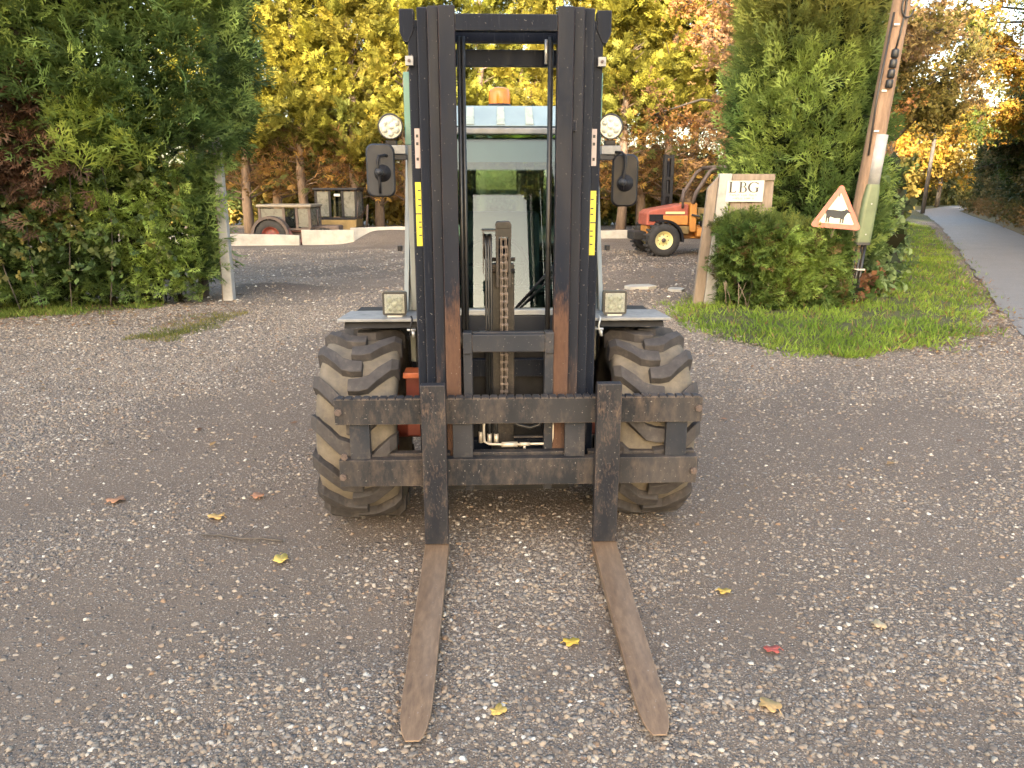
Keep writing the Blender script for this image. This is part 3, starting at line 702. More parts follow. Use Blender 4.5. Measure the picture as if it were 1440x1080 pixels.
fo.add(T_CY, P, np.stack([RNG.normal(0, .5, n), RNG.normal(-.4, .4, n), RNG.normal(.8, .3, n)], -1), RNG.uniform(.12, .26, n), patchcol(P, (.08, .12, .03), (.2, .23, .06), 2.0))
fo.build('foliage', M['leaf'], ch)
mb = MB()
for k in range(26):
    x = random.uniform(2.75, 4.3); y = float(face_y(x)) + random.uniform(-.05, .2); a = random.uniform(-.2, .2)
    mb.tube([(x, y, -.03), (x + a * .4, y - .04, .22), (x + a, y - .1 + random.uniform(-.1, .1), .42)], [.008, .006, .003], 4)
mb.build('stem', M['wood'], ch)

bb = empty('bramble_bush', (0, 0, 0)); tag(bb, 'dark ivy and bramble thicket to the right of the leaning pole', 'bush')
fo = Foliage()
n = 5200; t = RNG.random(n); x = 4.62 + 1.35 * t + RNG.normal(0, .10, n) ; y = 10.5 + 2.1 * t ; hgt = 1.95 - .5 * t; z = hgt * RNG.random(n) ** .8
far = RNG.random(n) < .4; x = np.where(far, 5.6 + 5.2 * t, x); y = np.where(far, 12.2 + 9.5 * t, y); z = np.where(far, (1.5 + .2 * np.sin(5 * t)) * RNG.random(n), z)
bul = .35 * (fbm(x * 1.8, z * 1.8, 6.0, 3) - .5) + RNG.uniform(-.3, .12, n)
P = np.stack([x + .6 * bul + .3 * sstep(1.0, .2, z) , y - .7 * bul, z], -1)
A = np.stack([RNG.normal(.6, .5, n), RNG.normal(-.7, .4, n), RNG.normal(.1, .5, n)], -1)
fo.add(T_LF, P, A, RNG.uniform(.14, .28, n), patchcol(P, (.07, .115, .05), (.19, .26, .11), 1.7), 1.2)
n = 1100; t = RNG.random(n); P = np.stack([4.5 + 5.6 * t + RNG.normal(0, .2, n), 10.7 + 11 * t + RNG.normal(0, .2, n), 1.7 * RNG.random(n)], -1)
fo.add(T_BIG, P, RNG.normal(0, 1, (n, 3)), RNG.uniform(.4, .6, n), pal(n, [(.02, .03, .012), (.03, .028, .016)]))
fo.build('foliage', M['leaf'], bb)
n = 260; t = RNG.random(n); P = np.stack([4.2 + 1.1 * t + RNG.normal(0, .12, n), 9.75 + 1.3 * t, .05 + .3 * RNG.random(n)], -1)
Foliage().add(T_BIG, P, np.stack([RNG.normal(.3, .5, n), RNG.normal(-.6, .4, n), RNG.normal(.3, .5, n)], -1), RNG.uniform(.12, .24, n), pal(n, [(.10, .17, .05), (.22, .11, .06), (.16, .09, .05), (.08, .14, .04)])).build('leaves', M['leaf'], bb)

# --- the row of tall cypresses behind the yard ---------------------------------------------------
def crown_mesh(k, z0, low_twigs):
    fo = Foliage(); nb = 120
    for b in range(nb):
        z = z0 + (11.2 - z0) * (b / nb) ** .95; t = (z - z0) / (11.2 - z0); a = RNG.uniform(0, 6.283)
        L_ = (1.9 - 1.1 * t) * RNG.uniform(.55, 1.1); m = int(46 * (L_ / 1.5) + 8)
        u = RNG.uniform(.22, 1.0, m); d = np.array([math.cos(a), math.sin(a), RNG.uniform(.15, .6)])
        P = np.array([0, 0, z]) + d * (u * L_)[:, None] + RNG.normal(0, .13, (m, 3)) * np.array([1, 1, 1.0]); P[:, 2] += .12 * u * u
        A = d + RNG.normal(0, .55, (m, 3)); A[:, 2] += .25
        tone = RNG.uniform(0, 1)
        C = (np.array((.19, .185, .036)) * (1 - tone) + np.array((.36, .315, .050)) * tone) * RNG.normal(1, .2, (m, 1)).clip(.5, 1.5)
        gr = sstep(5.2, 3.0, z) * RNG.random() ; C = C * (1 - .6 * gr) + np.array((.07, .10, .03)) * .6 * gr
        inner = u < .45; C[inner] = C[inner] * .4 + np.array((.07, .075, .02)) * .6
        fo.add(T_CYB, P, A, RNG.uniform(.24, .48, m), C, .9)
    n = low_twigs; z = RNG.uniform(1.3, z0 + 1.2, n); a = RNG.uniform(0, 6.283, n); r = RNG.uniform(.1, 1.0, n)
    P = np.stack([np.cos(a) * r, np.sin(a) * r, z], -1); A = np.stack([np.cos(a), np.sin(a), RNG.normal(.3, .4, n)], -1)
    fo.add(T_TW, P, A, RNG.uniform(.4, .9, n), pal(n, [(.22, .12, .055), (.30, .17, .07), (.15, .09, .05)]), 1.0)
    n = low_twigs // 2; z = RNG.uniform(1.5, z0 + .6, n); a = RNG.uniform(0, 6.283, n); r = RNG.uniform(.3, 1.1, n)
    P = np.stack([np.cos(a) * r, np.sin(a) * r, z], -1)
    fo.add(T_CYF, P, np.stack([np.cos(a), np.sin(a), RNG.normal(-.1, .4, n)], -1), RNG.uniform(.25, .5, n), pal(n, [(.32, .20, .05), (.26, .15, .05), (.09, .10, .03)]), 1.0)
    return fo.mesh('cypress_crown', M['leaf'])
crowns_low = [crown_mesh(k, 2.4, 300) for k in range(2)]; crowns_high = [crown_mesh(k + 5, 3.5, 340) for k in range(2)]
def trunk_mesh(seed, stubs):
    r = random.Random(seed); mb = MB()
    pts = [(.05 * math.sin(k * 1.3 + seed), .05 * math.cos(k * 1.7 + seed), -.1 + k * 1.15) for k in range(10)]
    mb.tube(pts, [.20, .165, .15, .14, .13, .115, .10, .08, .06, .03], 9)
    for k in range(stubs):
        z = r.uniform(1.0, 6.5); a = r.uniform(0, 6.28); L_ = r.uniform(.4, 1.3); d = Vector((math.cos(a), math.sin(a), r.uniform(.1, .7)))
        mb.tube([Vector((0, 0, z)), Vector((0, 0, z)) + d * L_ * .5, Vector((0, 0, z)) + d * L_], [.035, .024, .008], 5, False)
    return mb.mesh('cypress_trunk', M['bark'])
trunks = [trunk_mesh(k, 34) for k in range(3)]
where = ['first', 'second', 'third', 'fourth', 'fifth', 'sixth', 'seventh', 'eighth', 'ninth', 'tenth', 'eleventh', 'twelfth']
row = [(-10.6, 27.5), (-9.3, 27.1), (-8.5, 28.0), (-7.4, 27.3), (-6.35, 27.8), (-5.5, 27.2), (-4.75, 27.6), (-3.7, 27.3), (-2.4, 27.8), (-1.1, 27.4), (.3, 27.9), (1.7, 27.5), (3.0, 28.2), (3.95, 27.6), (4.75, 28.4), (5.55, 27.7), (6.55, 28.3), (7.6, 27.7), (8.9, 28.2)]
for k, (x, y) in enumerate(row):
    rt = empty('row_cypress', (x, y, 0), random.uniform(0, 6.28)); s = random.uniform(.92, 1.1)
    inst('trunk', trunks[k % 3], rt, sc=(1, 1, s))
    inst('crown', (crowns_low if x < 1.0 else crowns_high)[k % 2], rt, sc=(s, s, s * random.uniform(.95, 1.05)))
    lab = f'tall golden cypress behind the yard, {where[k]} trunk from the left gate post' if k < 10 else f'tall golden cypress behind the yard, {where[len(row) - 1 - k]} trunk from the right of the row'
    tag(rt, lab, 'tree', 'cypresses in the row behind the yard')

hr = empty('hedgerow', (0, 0, 0)); tag(hr, 'sunlit yellow and green hedgerow behind the cypress trunks', 'hedge')
fo = Foliage(); n = 11000; x = RNG.uniform(-19, 17, n); z = (2.5 + 1.2 * (fbm(x * .5, 0 * x, 2.0, 3) - .4)) * RNG.random(n) ** .8
P = np.stack([x, 33.5 + RNG.uniform(-.6, .8, n), z], -1)
fo.add(T_BIG, P, RNG.normal(0, 1, (n, 3)) + np.array([0, -.6, .3]), RNG.uniform(.3, .6, n), patchcol(P, (.08, .10, .03), (.30, .21, .06), .6, .4, .62), 1.2)
fo.build('foliage', M['leaf'], hr)

# --- autumn trees -------------------------------------------------------------------------------
def broad_tree(name, label, base, h, rad, zc, nl, cols, size, seed, lean=(0, 0), temps=None, squash=.8, gap=.45, r0=.16):
    rt = empty(name, base); r = random.Random(seed); mb = MB(); ends = []
    top = Vector((lean[0], lean[1], h * .75))
    mb.tube([Vector((0, 0, -.1)), top * .3 + Vector((.1, 0, 0)), top * .6, top], [r0 * 1.25, r0, r0 * .7, r0 * .25], 9)
    for k in range(26):
        u = r.uniform(.3, 1.0); p = top * u; a = r.uniform(0, 6.28); e = r.uniform(-.15, .9); L_ = rad * r.uniform(.5, 1.0)
        d = Vector((math.cos(a) * math.cos(e), math.sin(a) * math.cos(e), math.sin(e) * squash)); q = p + d * L_
        mid = p + d * L_ * .5 + Vector((r.uniform(-.2, .2), r.uniform(-.2, .2), .1 * L_))
        mb.tube([p, mid, q], [r0 * .35, r0 * .2, .012], 5, False); ends += [(p, mid, q)]
        for j in range(4):
            b = p.lerp(q, r.uniform(.35, .95)); e2 = b + Vector((r.gauss(0, 1), r.gauss(0, 1), r.gauss(.2, .7))).normalized() * L_ * .35
            mb.tube([b, e2], [r0 * .1, .006], 4, False); ends.append((b, b.lerp(e2, .5), e2))
    mb.build('trunk', M['bark_dark'], rt)
    E_ = np.array([[tuple(x) for x in e] for e in ends]); i = RNG.integers(0, len(E_), nl); u = RNG.random((nl, 1)) ** .7
    P = E_[i, 0] * (1 - u) + E_[i, 2] * u + RNG.normal(0, size * .7, (nl, 3))
    keep = fbm(P[:, 0] * .9 + seed, P[:, 1] * .9, P[:, 2] * .9, 3) > gap - .12; P = P[keep]; n = len(P)
    tone = sstep(.4, .6, fbm(P[:, 0] * .55, P[:, 1] * .55, P[:, 2] * .55 + seed, 2))[:, None]
    C = (pal(n, cols[0]) * (1 - tone) + pal(n, cols[1]) * tone)
    Foliage().add(temps or T_LF, P, RNG.normal(0, 1, (n, 3)), RNG.uniform(.6, 1.2, n) * size, C, 1.5).build('crown', M['leaf'], rt)
    tag(rt, label, 'tree'); return rt
YEL = [(.42, .27, .04), (.34, .24, .04), (.48, .24, .05)]; ORG = [(.38, .20, .07), (.32, .17, .08), (.42, .26, .08)]; GRN = [(.08, .11, .025), (.12, .15, .03), (.06, .085, .025)]; OLV = [(.16, .14, .04), (.20, .16, .05)]
broad_tree('autumn_tree', 'orange and gold autumn tree filling the sky behind the pole top', (9.3, 19.5, 0), 9.5, 3.6, 6, 9500, (OLV, [(.33, .22, .10), (.36, .26, .12), (.28, .17, .10)]), .23, 4, gap=.42)
broad_tree('autumn_tree', 'pinkish brown bare twigged tree behind the feathery cypress', (6.2, 20.0, 0), 9.5, 3.2, 6, 6000, ([(.32, .20, .12), (.36, .24, .11)], ORG), .20, 5, gap=.45)
broad_tree('roadside_tree', 'yellow and green tree hanging over the lane at the right edge', (20.3, 28.5, .9), 9.5, 5.0, 5, 15000, (GRN, YEL), .25, 6, (-1.5, .3), gap=.40)
broad_tree('roadside_tree', 'dark green ivy covered tree on the bank by the lane', (22.6, 33.0, 1.0), 6.0, 3.0, 3, 10000, (GRN, [(.05, .065, .02), (.14, .11, .05)]), .26, 7, gap=.36, squash=.9)
broad_tree('far_tree', 'far yellow tree glowing in the sun where the lane bends', (36.5, 66.0, 0), 8.5, 5.0, 5, 3600, (YEL, [(.40, .27, .08)]), .6, 8, gap=.36)
broad_tree('far_tree', 'pale olive tree behind the bank at the lane bend', (36.0, 52.0, 1), 8.5, 4.5, 5, 3600, ([(.22, .19, .08)], OLV), .6, 9, gap=.36)
broad_tree('far_tree', 'orange tinted tree far left of the lane bend', (26.5, 58.0, 0), 10, 4.0, 5, 2600, (OLV, YEL), .6, 10, gap=.40)
broad_tree('autumn_tree', 'thin russet tree at the top left corner above the hedge', (-10.6, 15.0, 0), 8.0, 2.6, 6, 1500, (ORG, [(.28, .17, .12)]), .26, 12, gap=.45)
def hedge_strip(name, label, line, h, depth, n, size, c0, c1, zb=0.0, temps=None):
    ln = interp_line(line, 80); i = RNG.random(n) * 79; i0 = i.astype(int).clip(0, 78); fr = (i - i0)[:, None]; q = ln[i0] * (1 - fr) + ln[i0 + 1] * fr
    z = RNG.random(n) ** .85 * h * (.75 + .5 * fbm(q[:, 0] * .5, q[:, 1] * .5, 1.0, 3))
    P = np.stack([q[:, 0] + RNG.uniform(-depth, depth, n), q[:, 1] + RNG.uniform(-depth, depth, n), zb + z], -1)
    rt = empty(name, (0, 0, 0)); Foliage().add(temps or T_LF, P, RNG.normal(0, 1, (n, 3)) + np.array([0, -.5, .2]), RNG.uniform(.7, 1.2, n) * size, patchcol(P, c0, c1, .8), 1.3).build('foliage', M['leaf'], rt)
    tag(rt, label, 'hedge'); return rt
hedge_strip('roadside_hedge', 'dark bramble hedge on top of the bank right of the lane', [(12.4, 11.2), (14.2, 15.5), (17.6, 22.6), (21.8, 31.4), (27.4, 42.4), (32.6, 53)], 4.2, .8, 20000, .42, (.04, .055, .02), (.17, .13, .055), .8)
hedge_strip('bank_undergrowth', 'brown bracken and grass on the face of the roadside bank', [(11.0, 10.5), (12.6, 14.4), (16.4, 22.3), (21.4, 32.2), (27, 43.2), (32.2, 54)], .7, .6, 5200, .3, (.08, .085, .025), (.24, .15, .06), .15, T_TW + T_LF)
hedge_strip('far_hedge', 'far green hedge closing the lane at the bend', [(22, 52), (27, 60), (34, 70), (46, 76)], 2.4, .8, 3600, .7, (.06, .08, .03), (.15, .14, .05), 0.0)

# --- woodland added unseen behind the photographer to keep the low sun off the foreground --------------------
sd = Vector((math.sin(R(SUN_AZ)), math.cos(R(SUN_AZ)), 0)); sp_ = Vector((-sd.y, sd.x, 0))
n = 15000; u = RNG.uniform(-18, 8.5, n); w = RNG.uniform(42, 50, n); z = 23.5 * RNG.random(n) ** .75 * (.93 + .12 * fbm(u * .25, w * .1, 0, 2))
P = np.stack([sd.x * w + sp_.x * u, sd.y * w + sp_.y * u, z], -1)
wood = Foliage().add(T_BIG, P, RNG.normal(0, 1, (n, 3)), RNG.uniform(1.0, 1.9, n), patchcol(P, (.05, .07, .025), (.16, .12, .04), .3), 1.5).build('shade_wood', M['leaf'])
tag(wood, 'tall unseen wood added behind the camera to shade the foreground', 'shade_wood', None, 'stuff')

# --- grass ---------------------------------------------------------------------------------------
def t_blades(seed):
    r = random.Random(seed); v = []; f = []
    for k in range(5):
        a = r.uniform(0, 6.28); d = (r.uniform(.7, 1.0), math.cos(a) * .55, math.sin(a) * .55)
        kite(v, f, (0, math.cos(a) * .15, math.sin(a) * .15), d, r.uniform(.6, 1.1), .045, up=(0, math.sin(a), -math.cos(a)))
    return np.array(v), np.array(f)
T_GR = [t_blades(k) for k in range(4)]
def grass(name, label, poly, n, hmin, hmax, c0, c1):
    p = np.array(poly); x = RNG.uniform(p[:, 0].min(), p[:, 0].max(), n * 3); y = p[:, 1].min() + (p[:, 1].max() - p[:, 1].min()) * RNG.random(n * 3) ** 1.8
    d = poly_dist(x, y, poly); k = (d < .25 * (fbm(x * 2, y * 2, 3.0, 3) - .35)) | ((d < .5) & (RNG.random(len(d)) < .22 * sstep(.5, .0, d) * sstep(.4, .6, fbm(x * 3, y * 3, 6.0, 2)) * 2))
    k &= ~((fbm(x * 1.6, y * 1.6, 8.0, 3) < .40) & (RNG.random(len(d)) < .7)); x, y = x[k][:n], y[k][:n]; m = len(x)
    P = np.stack([x, y, gh(x, y) - .004], -1); A = np.stack([RNG.normal(0, .35, m), RNG.normal(0, .35, m), np.ones(m)], -1)
    C = patchcol(P, c0, c1, 1.5); dry = RNG.random(m) < .07; C[dry] = pal(int(dry.sum()), [(.30, .22, .10), (.24, .14, .07)])
    o = Foliage().add(T_GR, P, A, RNG.uniform(hmin, hmax, m), C, 1.0).build(name, M['leaf']); tag(o, label, 'grass', None, 'stuff')
grass('grass', 'bright green grass on the verge between the pole and the lane', VERGE, 26000, .05, .13, (.13, .22, .03), (.22, .32, .05))
grass('grass', 'strip of green grass along the foot of the left hedge', LGRASS, 4500, .05, .11, (.085, .14, .022), (.15, .20, .04))
grass('grass', 'thin grass patch in the gravel near the gate post', LPATCH, 700, .03, .07, (.12, .14, .03), (.18, .17, .05))
# fallen leaves too many to count, along the verge and under the hedge
n = 1100; t = RNG.random(n); q = interp_line([(4.0, 7.25), (5.35, 8.35), (6.5, 10.1), (8.4, 13.8)], 60)[(t * 59).astype(int)]
P = np.concatenate([np.stack([q[:, 0] + RNG.normal(.05, .18, n), q[:, 1] + RNG.normal(0, .2, n)], -1), np.stack([RNG.uniform(-6.8, -3.7, 520), RNG.uniform(8.5, 10.2, 520)], -1), np.stack([RNG.uniform(-5, 5, 140), RNG.uniform(4.0, 9, 140)], -1), np.stack([RNG.uniform(2.2, 6.0, 260), RNG.uniform(7.0, 9.6, 260)], -1)])
P = np.concatenate([P, (gh(P[:, 0], P[:, 1]) + .012)[:, None]], 1); n = len(P)
one = [(np.array([(0, 0, 0), (.4, .3, .08), (1, 0, .02), (.45, -.32, .1)]), np.array([(0, 1, 2, 3)]))]
tag(Foliage().add(one, P, np.stack([RNG.normal(0, 1, n), RNG.normal(0, 1, n), RNG.normal(0, .12, n)], -1), RNG.uniform(.03, .07, n), pal(n, [(.28, .14, .08), (.20, .10, .06), (.36, .22, .10), (.25, .18, .13)]), .2, 2.0).build('leaf_litter', M['leaf']), 'small brown fallen leaves drifted along the verge and hedge', 'leaves', None, 'stuff')
# ------------------------------------------------------------------ the forklift
FL = empty('rough_terrain_forklift', (-.017, 3.0, 0), R(2.0))
tag(FL, 'black masted rough terrain forklift facing the camera with both forks on the gravel', 'forklift')
def part(mb, name, mat, bevel=0.0, parent=None, seg=2): return mb.build(name, mat, parent or FL, bevel, seg)

# mast: three nested pairs of rails and the outer channel, local y = 0 is the front face of the fork carriage
for s in (-1, 1):
    def sx(a, b): return (min(a * s, b * s), max(a * s, b * s))
    x0, x1 = sx(.197, .2605)
    m = MB().box(x0, x1, .105, .125, .31, 2.222); w = sx(.200, .222); m.box(*w, .1252, .20, .31, 2.219); part(m, 'inner_mast_rail', M['rail_bare'], .004)
    x0, x1 = sx(.2615, .3045)
    m = MB().box(x0, x1, .135, .16, .31, 2.226); w = sx(.266, .285); m.box(*w, .1602, .25, .31, 2.222); part(m, 'middle_mast_rail', M['rail_half'], .005)
    x0, x1 = sx(.3055, .3475)
    m = MB().box(x0, x1, .165, .19, .30, 2.228); w = sx(.31, .33); m.box(*w, .1902, .29, .30, 2.225); part(m, 'middle_mast_rail', M['mast'], .006)
    x0, x1 = sx(.3485, .388)
    m = MB().box(x0, x1, .205, .23, .28, 2.19); w = sx(.352, .372); m.box(*w, .2302, .34, .28, 2.187); part(m, 'outer_mast_rail', M['mast'], .006)
    # ear on top of the outer rail
    x0, x1 = sx(.362, .418)
    m = MB().prism([(0, 0), (.056, 0), (.056, -.085), (.04, -.12), (.022, -.12), (0, -.075)] if s > 0 else [(0, -.075), (-.022, -.12), (-.04, -.12), (-.056, -.085), (-.056, 0), (0, 0)], (.362 * s, .20, 2.228), (1, 0, 0), (0, 0, 1), -.07)
    part(m, 'mast_ear', M['mast'], .003)
    x0, x1 = sx(.348, .364); part(MB().tube([(x0, .215, 2.165), (x1, .215, 2.165)], .012, 10), 'stop_bolt', M['mast'])
    x0, x1 = sx(.366, .398); cl = part(MB().box(x0, x1, .182, .204, 2.02, 2.055), 'pipe_clamp', M['sleeve'], .002)
    part(MB().tube([((x0 + x1) / 2, .174, 2.037), ((x0 + x1) / 2, .182, 2.037)], .006, 6), 'bolt', M['brownsteel'], parent=cl)
part(MB().box(-.1965, .1965, .108, .15, 2.134, 2.194), 'top_crossbar', M['mast'], .004)
part(MB().box(-.2655, .2655, .252, .29, 2.118, 2.185), 'rear_crossbar', M['mast'], .004)
part(MB().box(-.3095, .3095, .292, .33, 2.035, 2.098), 'rear_crossbar', M['mast'], .004)
part(MB().box(-.35, .35, .29, .34, .30, .42), 'lower_crossbar', M['mast'], .004)
part(MB().box(-.35, .35, .30, .34, .72, .80), 'lower_crossbar', M['mast'], .004)
part(MB().box(.262, .278, .118, .134, 1.77, 1.81), 'roller_stop', M['mast'], .002)
for x in (-.186, -.170): part(MB().tube([(x, .20, .60), (x, .20, 2.13)], .0085, 8), 'hydraulic_pipe', M['rubber_hose'])
part(MB().tube([(.178, .20, .60), (.178, .20, 2.13)], .011, 8), 'hydraulic_pipe', M['rubber_hose'])
part(MB().tube([(.160, .20, 2.12), (.160, .20, 2.03)], .007, 6), 'hydraulic_pipe', M['tin'])
for s in (-1, 1):   # stickers on the outer rails
    a, b = sorted((.351 * s, .372 * s))
    q = part(MB().box(a, b, .2035, .2045, 1.63 if s < 0 else 1.64, 1.785), 'label_sticker', M['pink'])
    for z in (1.66, 1.72, 1.75): part(MB().box(a + .005, b - .006, .2028, .2034, z, z + .012), 'print', M['ink'], parent=q)
    z1, z0 = (1.575, 1.315) if s < 0 else (1.54, 1.275)
    q = part(MB().box(*sorted((.352 * s, .376 * s)), .2035, .2045, z0, z1), 'capacity_scale', M['yellow'])
    for k, f in enumerate((.16, .29, .37, .50, .63, .72, .86)):
        w = .012 if k != 3 else .022
        part(MB().box(*sorted((.354 * s, (.354 + w) * s)), .2026, .2034, z0 + f * (z1 - z0), z0 + f * (z1 - z0) + .005), 'print', M['ink'], parent=q)

# lift cylinder, chain and hose sheave in the middle
CX = -.012
part(MB().box(CX - .055, CX + .048, .24, .30, .36, 1.235), 'lift_cylinder_housing', M['chain'], .004)
part(MB().tube([(CX - .002, .285, .36), (CX - .002, .285, 1.34)], .03, 14), 'lift_cylinder', M['mast'])
m = MB().box(CX - .032, CX - .020, .20, .27, 1.14, 1.385).box(CX + .020, CX + .032, .20, .27, 1.14, 1.385)
m.prism([(-.034, 0), (.034, 0), (.034, .018), (.026, .03), (-.026, .03), (-.034, .018)], (CX, .268, 1.3852), (1, 0, 0), (0, 0, 1), -0.0702 * -1)
part(m, 'chain_anchor', M['chain'], .003)
m = MB().prism([(-.034, 0), (.034, 0), (.034, .03), (.026, .04), (-.026, .04), (-.034, .03)], (CX, .199, 1.352), (1, 0, 0), (0, 0, 1), -.008)
part(m, 'chain_anchor', M['chain'], .002)
for z in (1.205, 1.255): part(MB().tube([(CX - .05, .235, z), (CX + .05, .235, z)], .009, 8), 'bolt', M['chain'])
m = MB()
for x in (-.0135, -.0075, .0075, .0135):
    v = rrect(.052, .018, .0088, 3); m.prism([(p[1], p[0]) for p in v], (x - .0012, 0, 0), (0, 1, 0), (0, 0, 1), .0024)
for z in (-.0165, .0165): m.tube([(-.0165, 0, z), (.0165, 0, z)], .005, 8)
link_me = m.mesh('chain_link', M['link'])
for k in range(21): inst('chain_link', link_me, FL, (CX + (.0028 if k % 2 else 0), .222, .655 + .0335 * k), (0, 0, 0), (1.05 if k % 2 else .92, 1, 1))
m = MB().lathe([(.0, 0), (.05, 0), (.055, .004), (.045, .010), (.045, .022), (.055, .028), (.05, .032), (0, .032)], (CX - .085, .25, 1.31), (1, 0, 0), 24)
part(m, 'hose_sheave', M['chain'])
m = MB().box(CX - .088, CX - .084, .19, .30, 1.20, 1.375).box(CX - .092, CX - .034, .19, .30, 1.3755, 1.382)
part(m, 'sheave_bracket', M['chain'], .001)
for k in range(3):
    x = CX - .075 + .011 * k
    part(MB().tube([(x, .185, .50), (x, .187, 1.0), (x, .192, 1.30), (x, .215, 1.345), (x, .25, 1.358), (x, .30, 1.33), (x, .315, 1.2), (x, .315, .6)], .005, 7), 'hydraulic_hose', M['rubber_hose'])

# carriage
car = empty('fork_carriage', (.05, 0, 0), 0, FL); car.parent = FL
def cpart(mb, name, mat, bevel=.003, parent=None): return mb.build(name, mat, parent or car, bevel)
m = MB().box(-.775, .775, .006, .055, .590, .699)
top = m
for k in range(43):                              # rack of locating notches along the top edge
    x = -.765 + k * .0357
    if k % 1 == 0: top.box(x, x + .0275, .006, .055, .6992, .7045)
cpart(top, 'top_bar', M['carriage'], .002)
cpart(MB().box(-.768, .768, .006, .055, .312, .432), 'bottom_bar', M['carriage'])
cpart(MB().box(-.768, -.30, .056, .10, .405, .443).box(-.21, .21, .056, .10, .40, .444).box(.30, .768, .056, .10, .405, .443), 'bottom_bar_lip', M['carriage'])
for x0, x1 in ((-.72, -.635), (.63, .72)): cpart(MB().box(x0, x1, .022, .053, .428, .5945), 'upright_plate', M['plate'])
for x0, x1 in ((-.285, -.20), (.195, .282)): cpart(MB().box(x0, x1, .030, .054, .428, .5945), 'upright_plate', M['plate'])
hexme = MB().tube([(0, 0, 0), (0, -.013, 0)], .0155, 6, True, False).tube([(0, -.0131, 0), (0, -.02, 0)], .008, 8).mesh('bolt', M['brownsteel'])
for x, z in ((-.757, .648), (.757, .652), (-.742, .452), (-.752, .36), (.752, .37)):
    inst('bolt', hexme, car, (x, .0055, z))
# lifting frame behind it
m = MB().box(-.236, -.198, .10, .16, .25, .963).box(.110, .148, .10, .16, .25, .963).box(-.1975, .1095, .088, .112, .880, .955).box(-.236, -.198, .088, .0999, .872, .963).box(.110, .148, .088, .0999, .872, .963).box(-.1975, .1095, .135, .16, .935, .958)
cpart(m, 'lifting_frame', M['plate'], .004)
for x in (-.262, .176): cpart(MB().tube([(x, .15, .92), (x + (.03 if x > 0 else -.03) * 0 + .028, .15, .92)], .035, 16), 'guide_roller', M['chain'], 0)
# hoses and fittings in the opening of the carriage
for x, z0 in ((-.166, .47), (-.128, .46), (-.098, .46)):
    o = cpart(MB().tube([(x, .13, z0), (x, .13, .62)], .007, 8), 'hydraulic_hose', M['rubber_hose'], 0)
    cpart(MB().tube([(x, .13, z0 - .005), (x, .13, z0 + .045)], .010, 8), 'fitting', M['brass'], 0, o)
o = cpart(MB().tube([(-.150, .11, .60), (-.153, .11, .52), (-.15, .11, .475), (-.13, .11, .463), (-.05, .11, .460), (.06, .11, .462), (.126, .11, .462), (.146, .11, .47), (.151, .11, .49), (.151, .11, .61)], .0058, 8), 'steel_pipe', M['brass'], 0)
cpart(MB().tube([(-.075, .11, .4605), (-.005, .11, .4605)], .0125, 8), 'fitting', M['brass'], 0, o)
cpart(MB().tube([(.005, .11, .461), (.05, .11, .462)], .0095, 6), 'fitting', M['brass'], 0, o)
cpart(MB().tube([(.026, .11, .46), (.026, .11, .436)], .006, 8), 'fitting', M['brass'], 0, o)
cpart(MB().tube([(-.1, .12, .60), (-.06, .115, .585), (0, .11, .55), (.05, .11, .537), (.09, .11, .55), (.105, .115, .58), (.10, .12, .615)], .008, 8), 'hydraulic_hose', M['rubber_hose'], 0)
cpart(MB().tube([(-.02, .13, .578), (.10, .13, .578)], .004, 6), 'steel_pipe', M['tin'], 0)
cpart(MB().lathe([(.004, 0), (.004, .006), (.013, .006), (.013, -.002), (.004, -.002)], (.008, .118, .592), (0, -1, 0), 16), 'eye_ring', M['tin'], 0)
cpart(MB().box(-.02, .11, .13, .15, .482, .490), 'steel_bar', M['carriage'])
part(MB().box(-.30, .30, .345, .352, .15, .86), 'back_plate', M['dark'])
part(MB().box(-.34, .34, .36, .44, .50, .60), 'cross_tube', M['cowl'], .006)

# forks: each a shank and a blade
def fork(xh, yaw, lab):
    f = empty('fork', (xh, 0, 0), yaw, FL); f['label'] = lab
    MB().box(-.051, .051, -.046, .003, .062, .772).build('shank', M['shank'], f, .004)
    # hooks over the bars
    MB().box(-.045, .045, .0032, .06, .7102, .745).build('top_hook', M['shank'], f, .003)
    MB().box(-.045, .045, .0032, .03, .285, .3115).build('bottom_hook', M['shank'], f, .003)
    # blade: heel, taper in thickness and rounded tip
    sec = [(.003, .051, .015, .0618), (-.046, .051, .012, .060), (-.10, .0505, .012, .056), (-.40, .050, .014, .051), (-.75, .049, .016, .043), (-1.02, .048, .018, .036), (-1.09, .045, .019, .032), (-1.135, .039, .020, .029), (-1.165, .031, .021, .027), (-1.187, .020, .021, .025)]
    v = []
    for y, w, z0, z1 in sec: v += [(-w, y, z0), (w, y, z0), (w, y, z1), (-w, y, z1)]
    q = [(4 * i + k, 4 * i + (k + 1) % 4, 4 * (i + 1) + (k + 1) % 4, 4 * (i + 1) + k) for i in range(len(sec) - 1) for k in range(4)]
    q += [(3, 2, 1, 0), tuple(4 * (len(sec) - 1) + k for k in range(4))]
    MB().add(v, q).build('blade', M['blade'], f, .004)
    return f
fork(-.309, 0.0, 'scratched worn fork on the left in the picture')
fork(.420, R(-.85), 'worn fork on the right, turned slightly inward, pale at the tip')

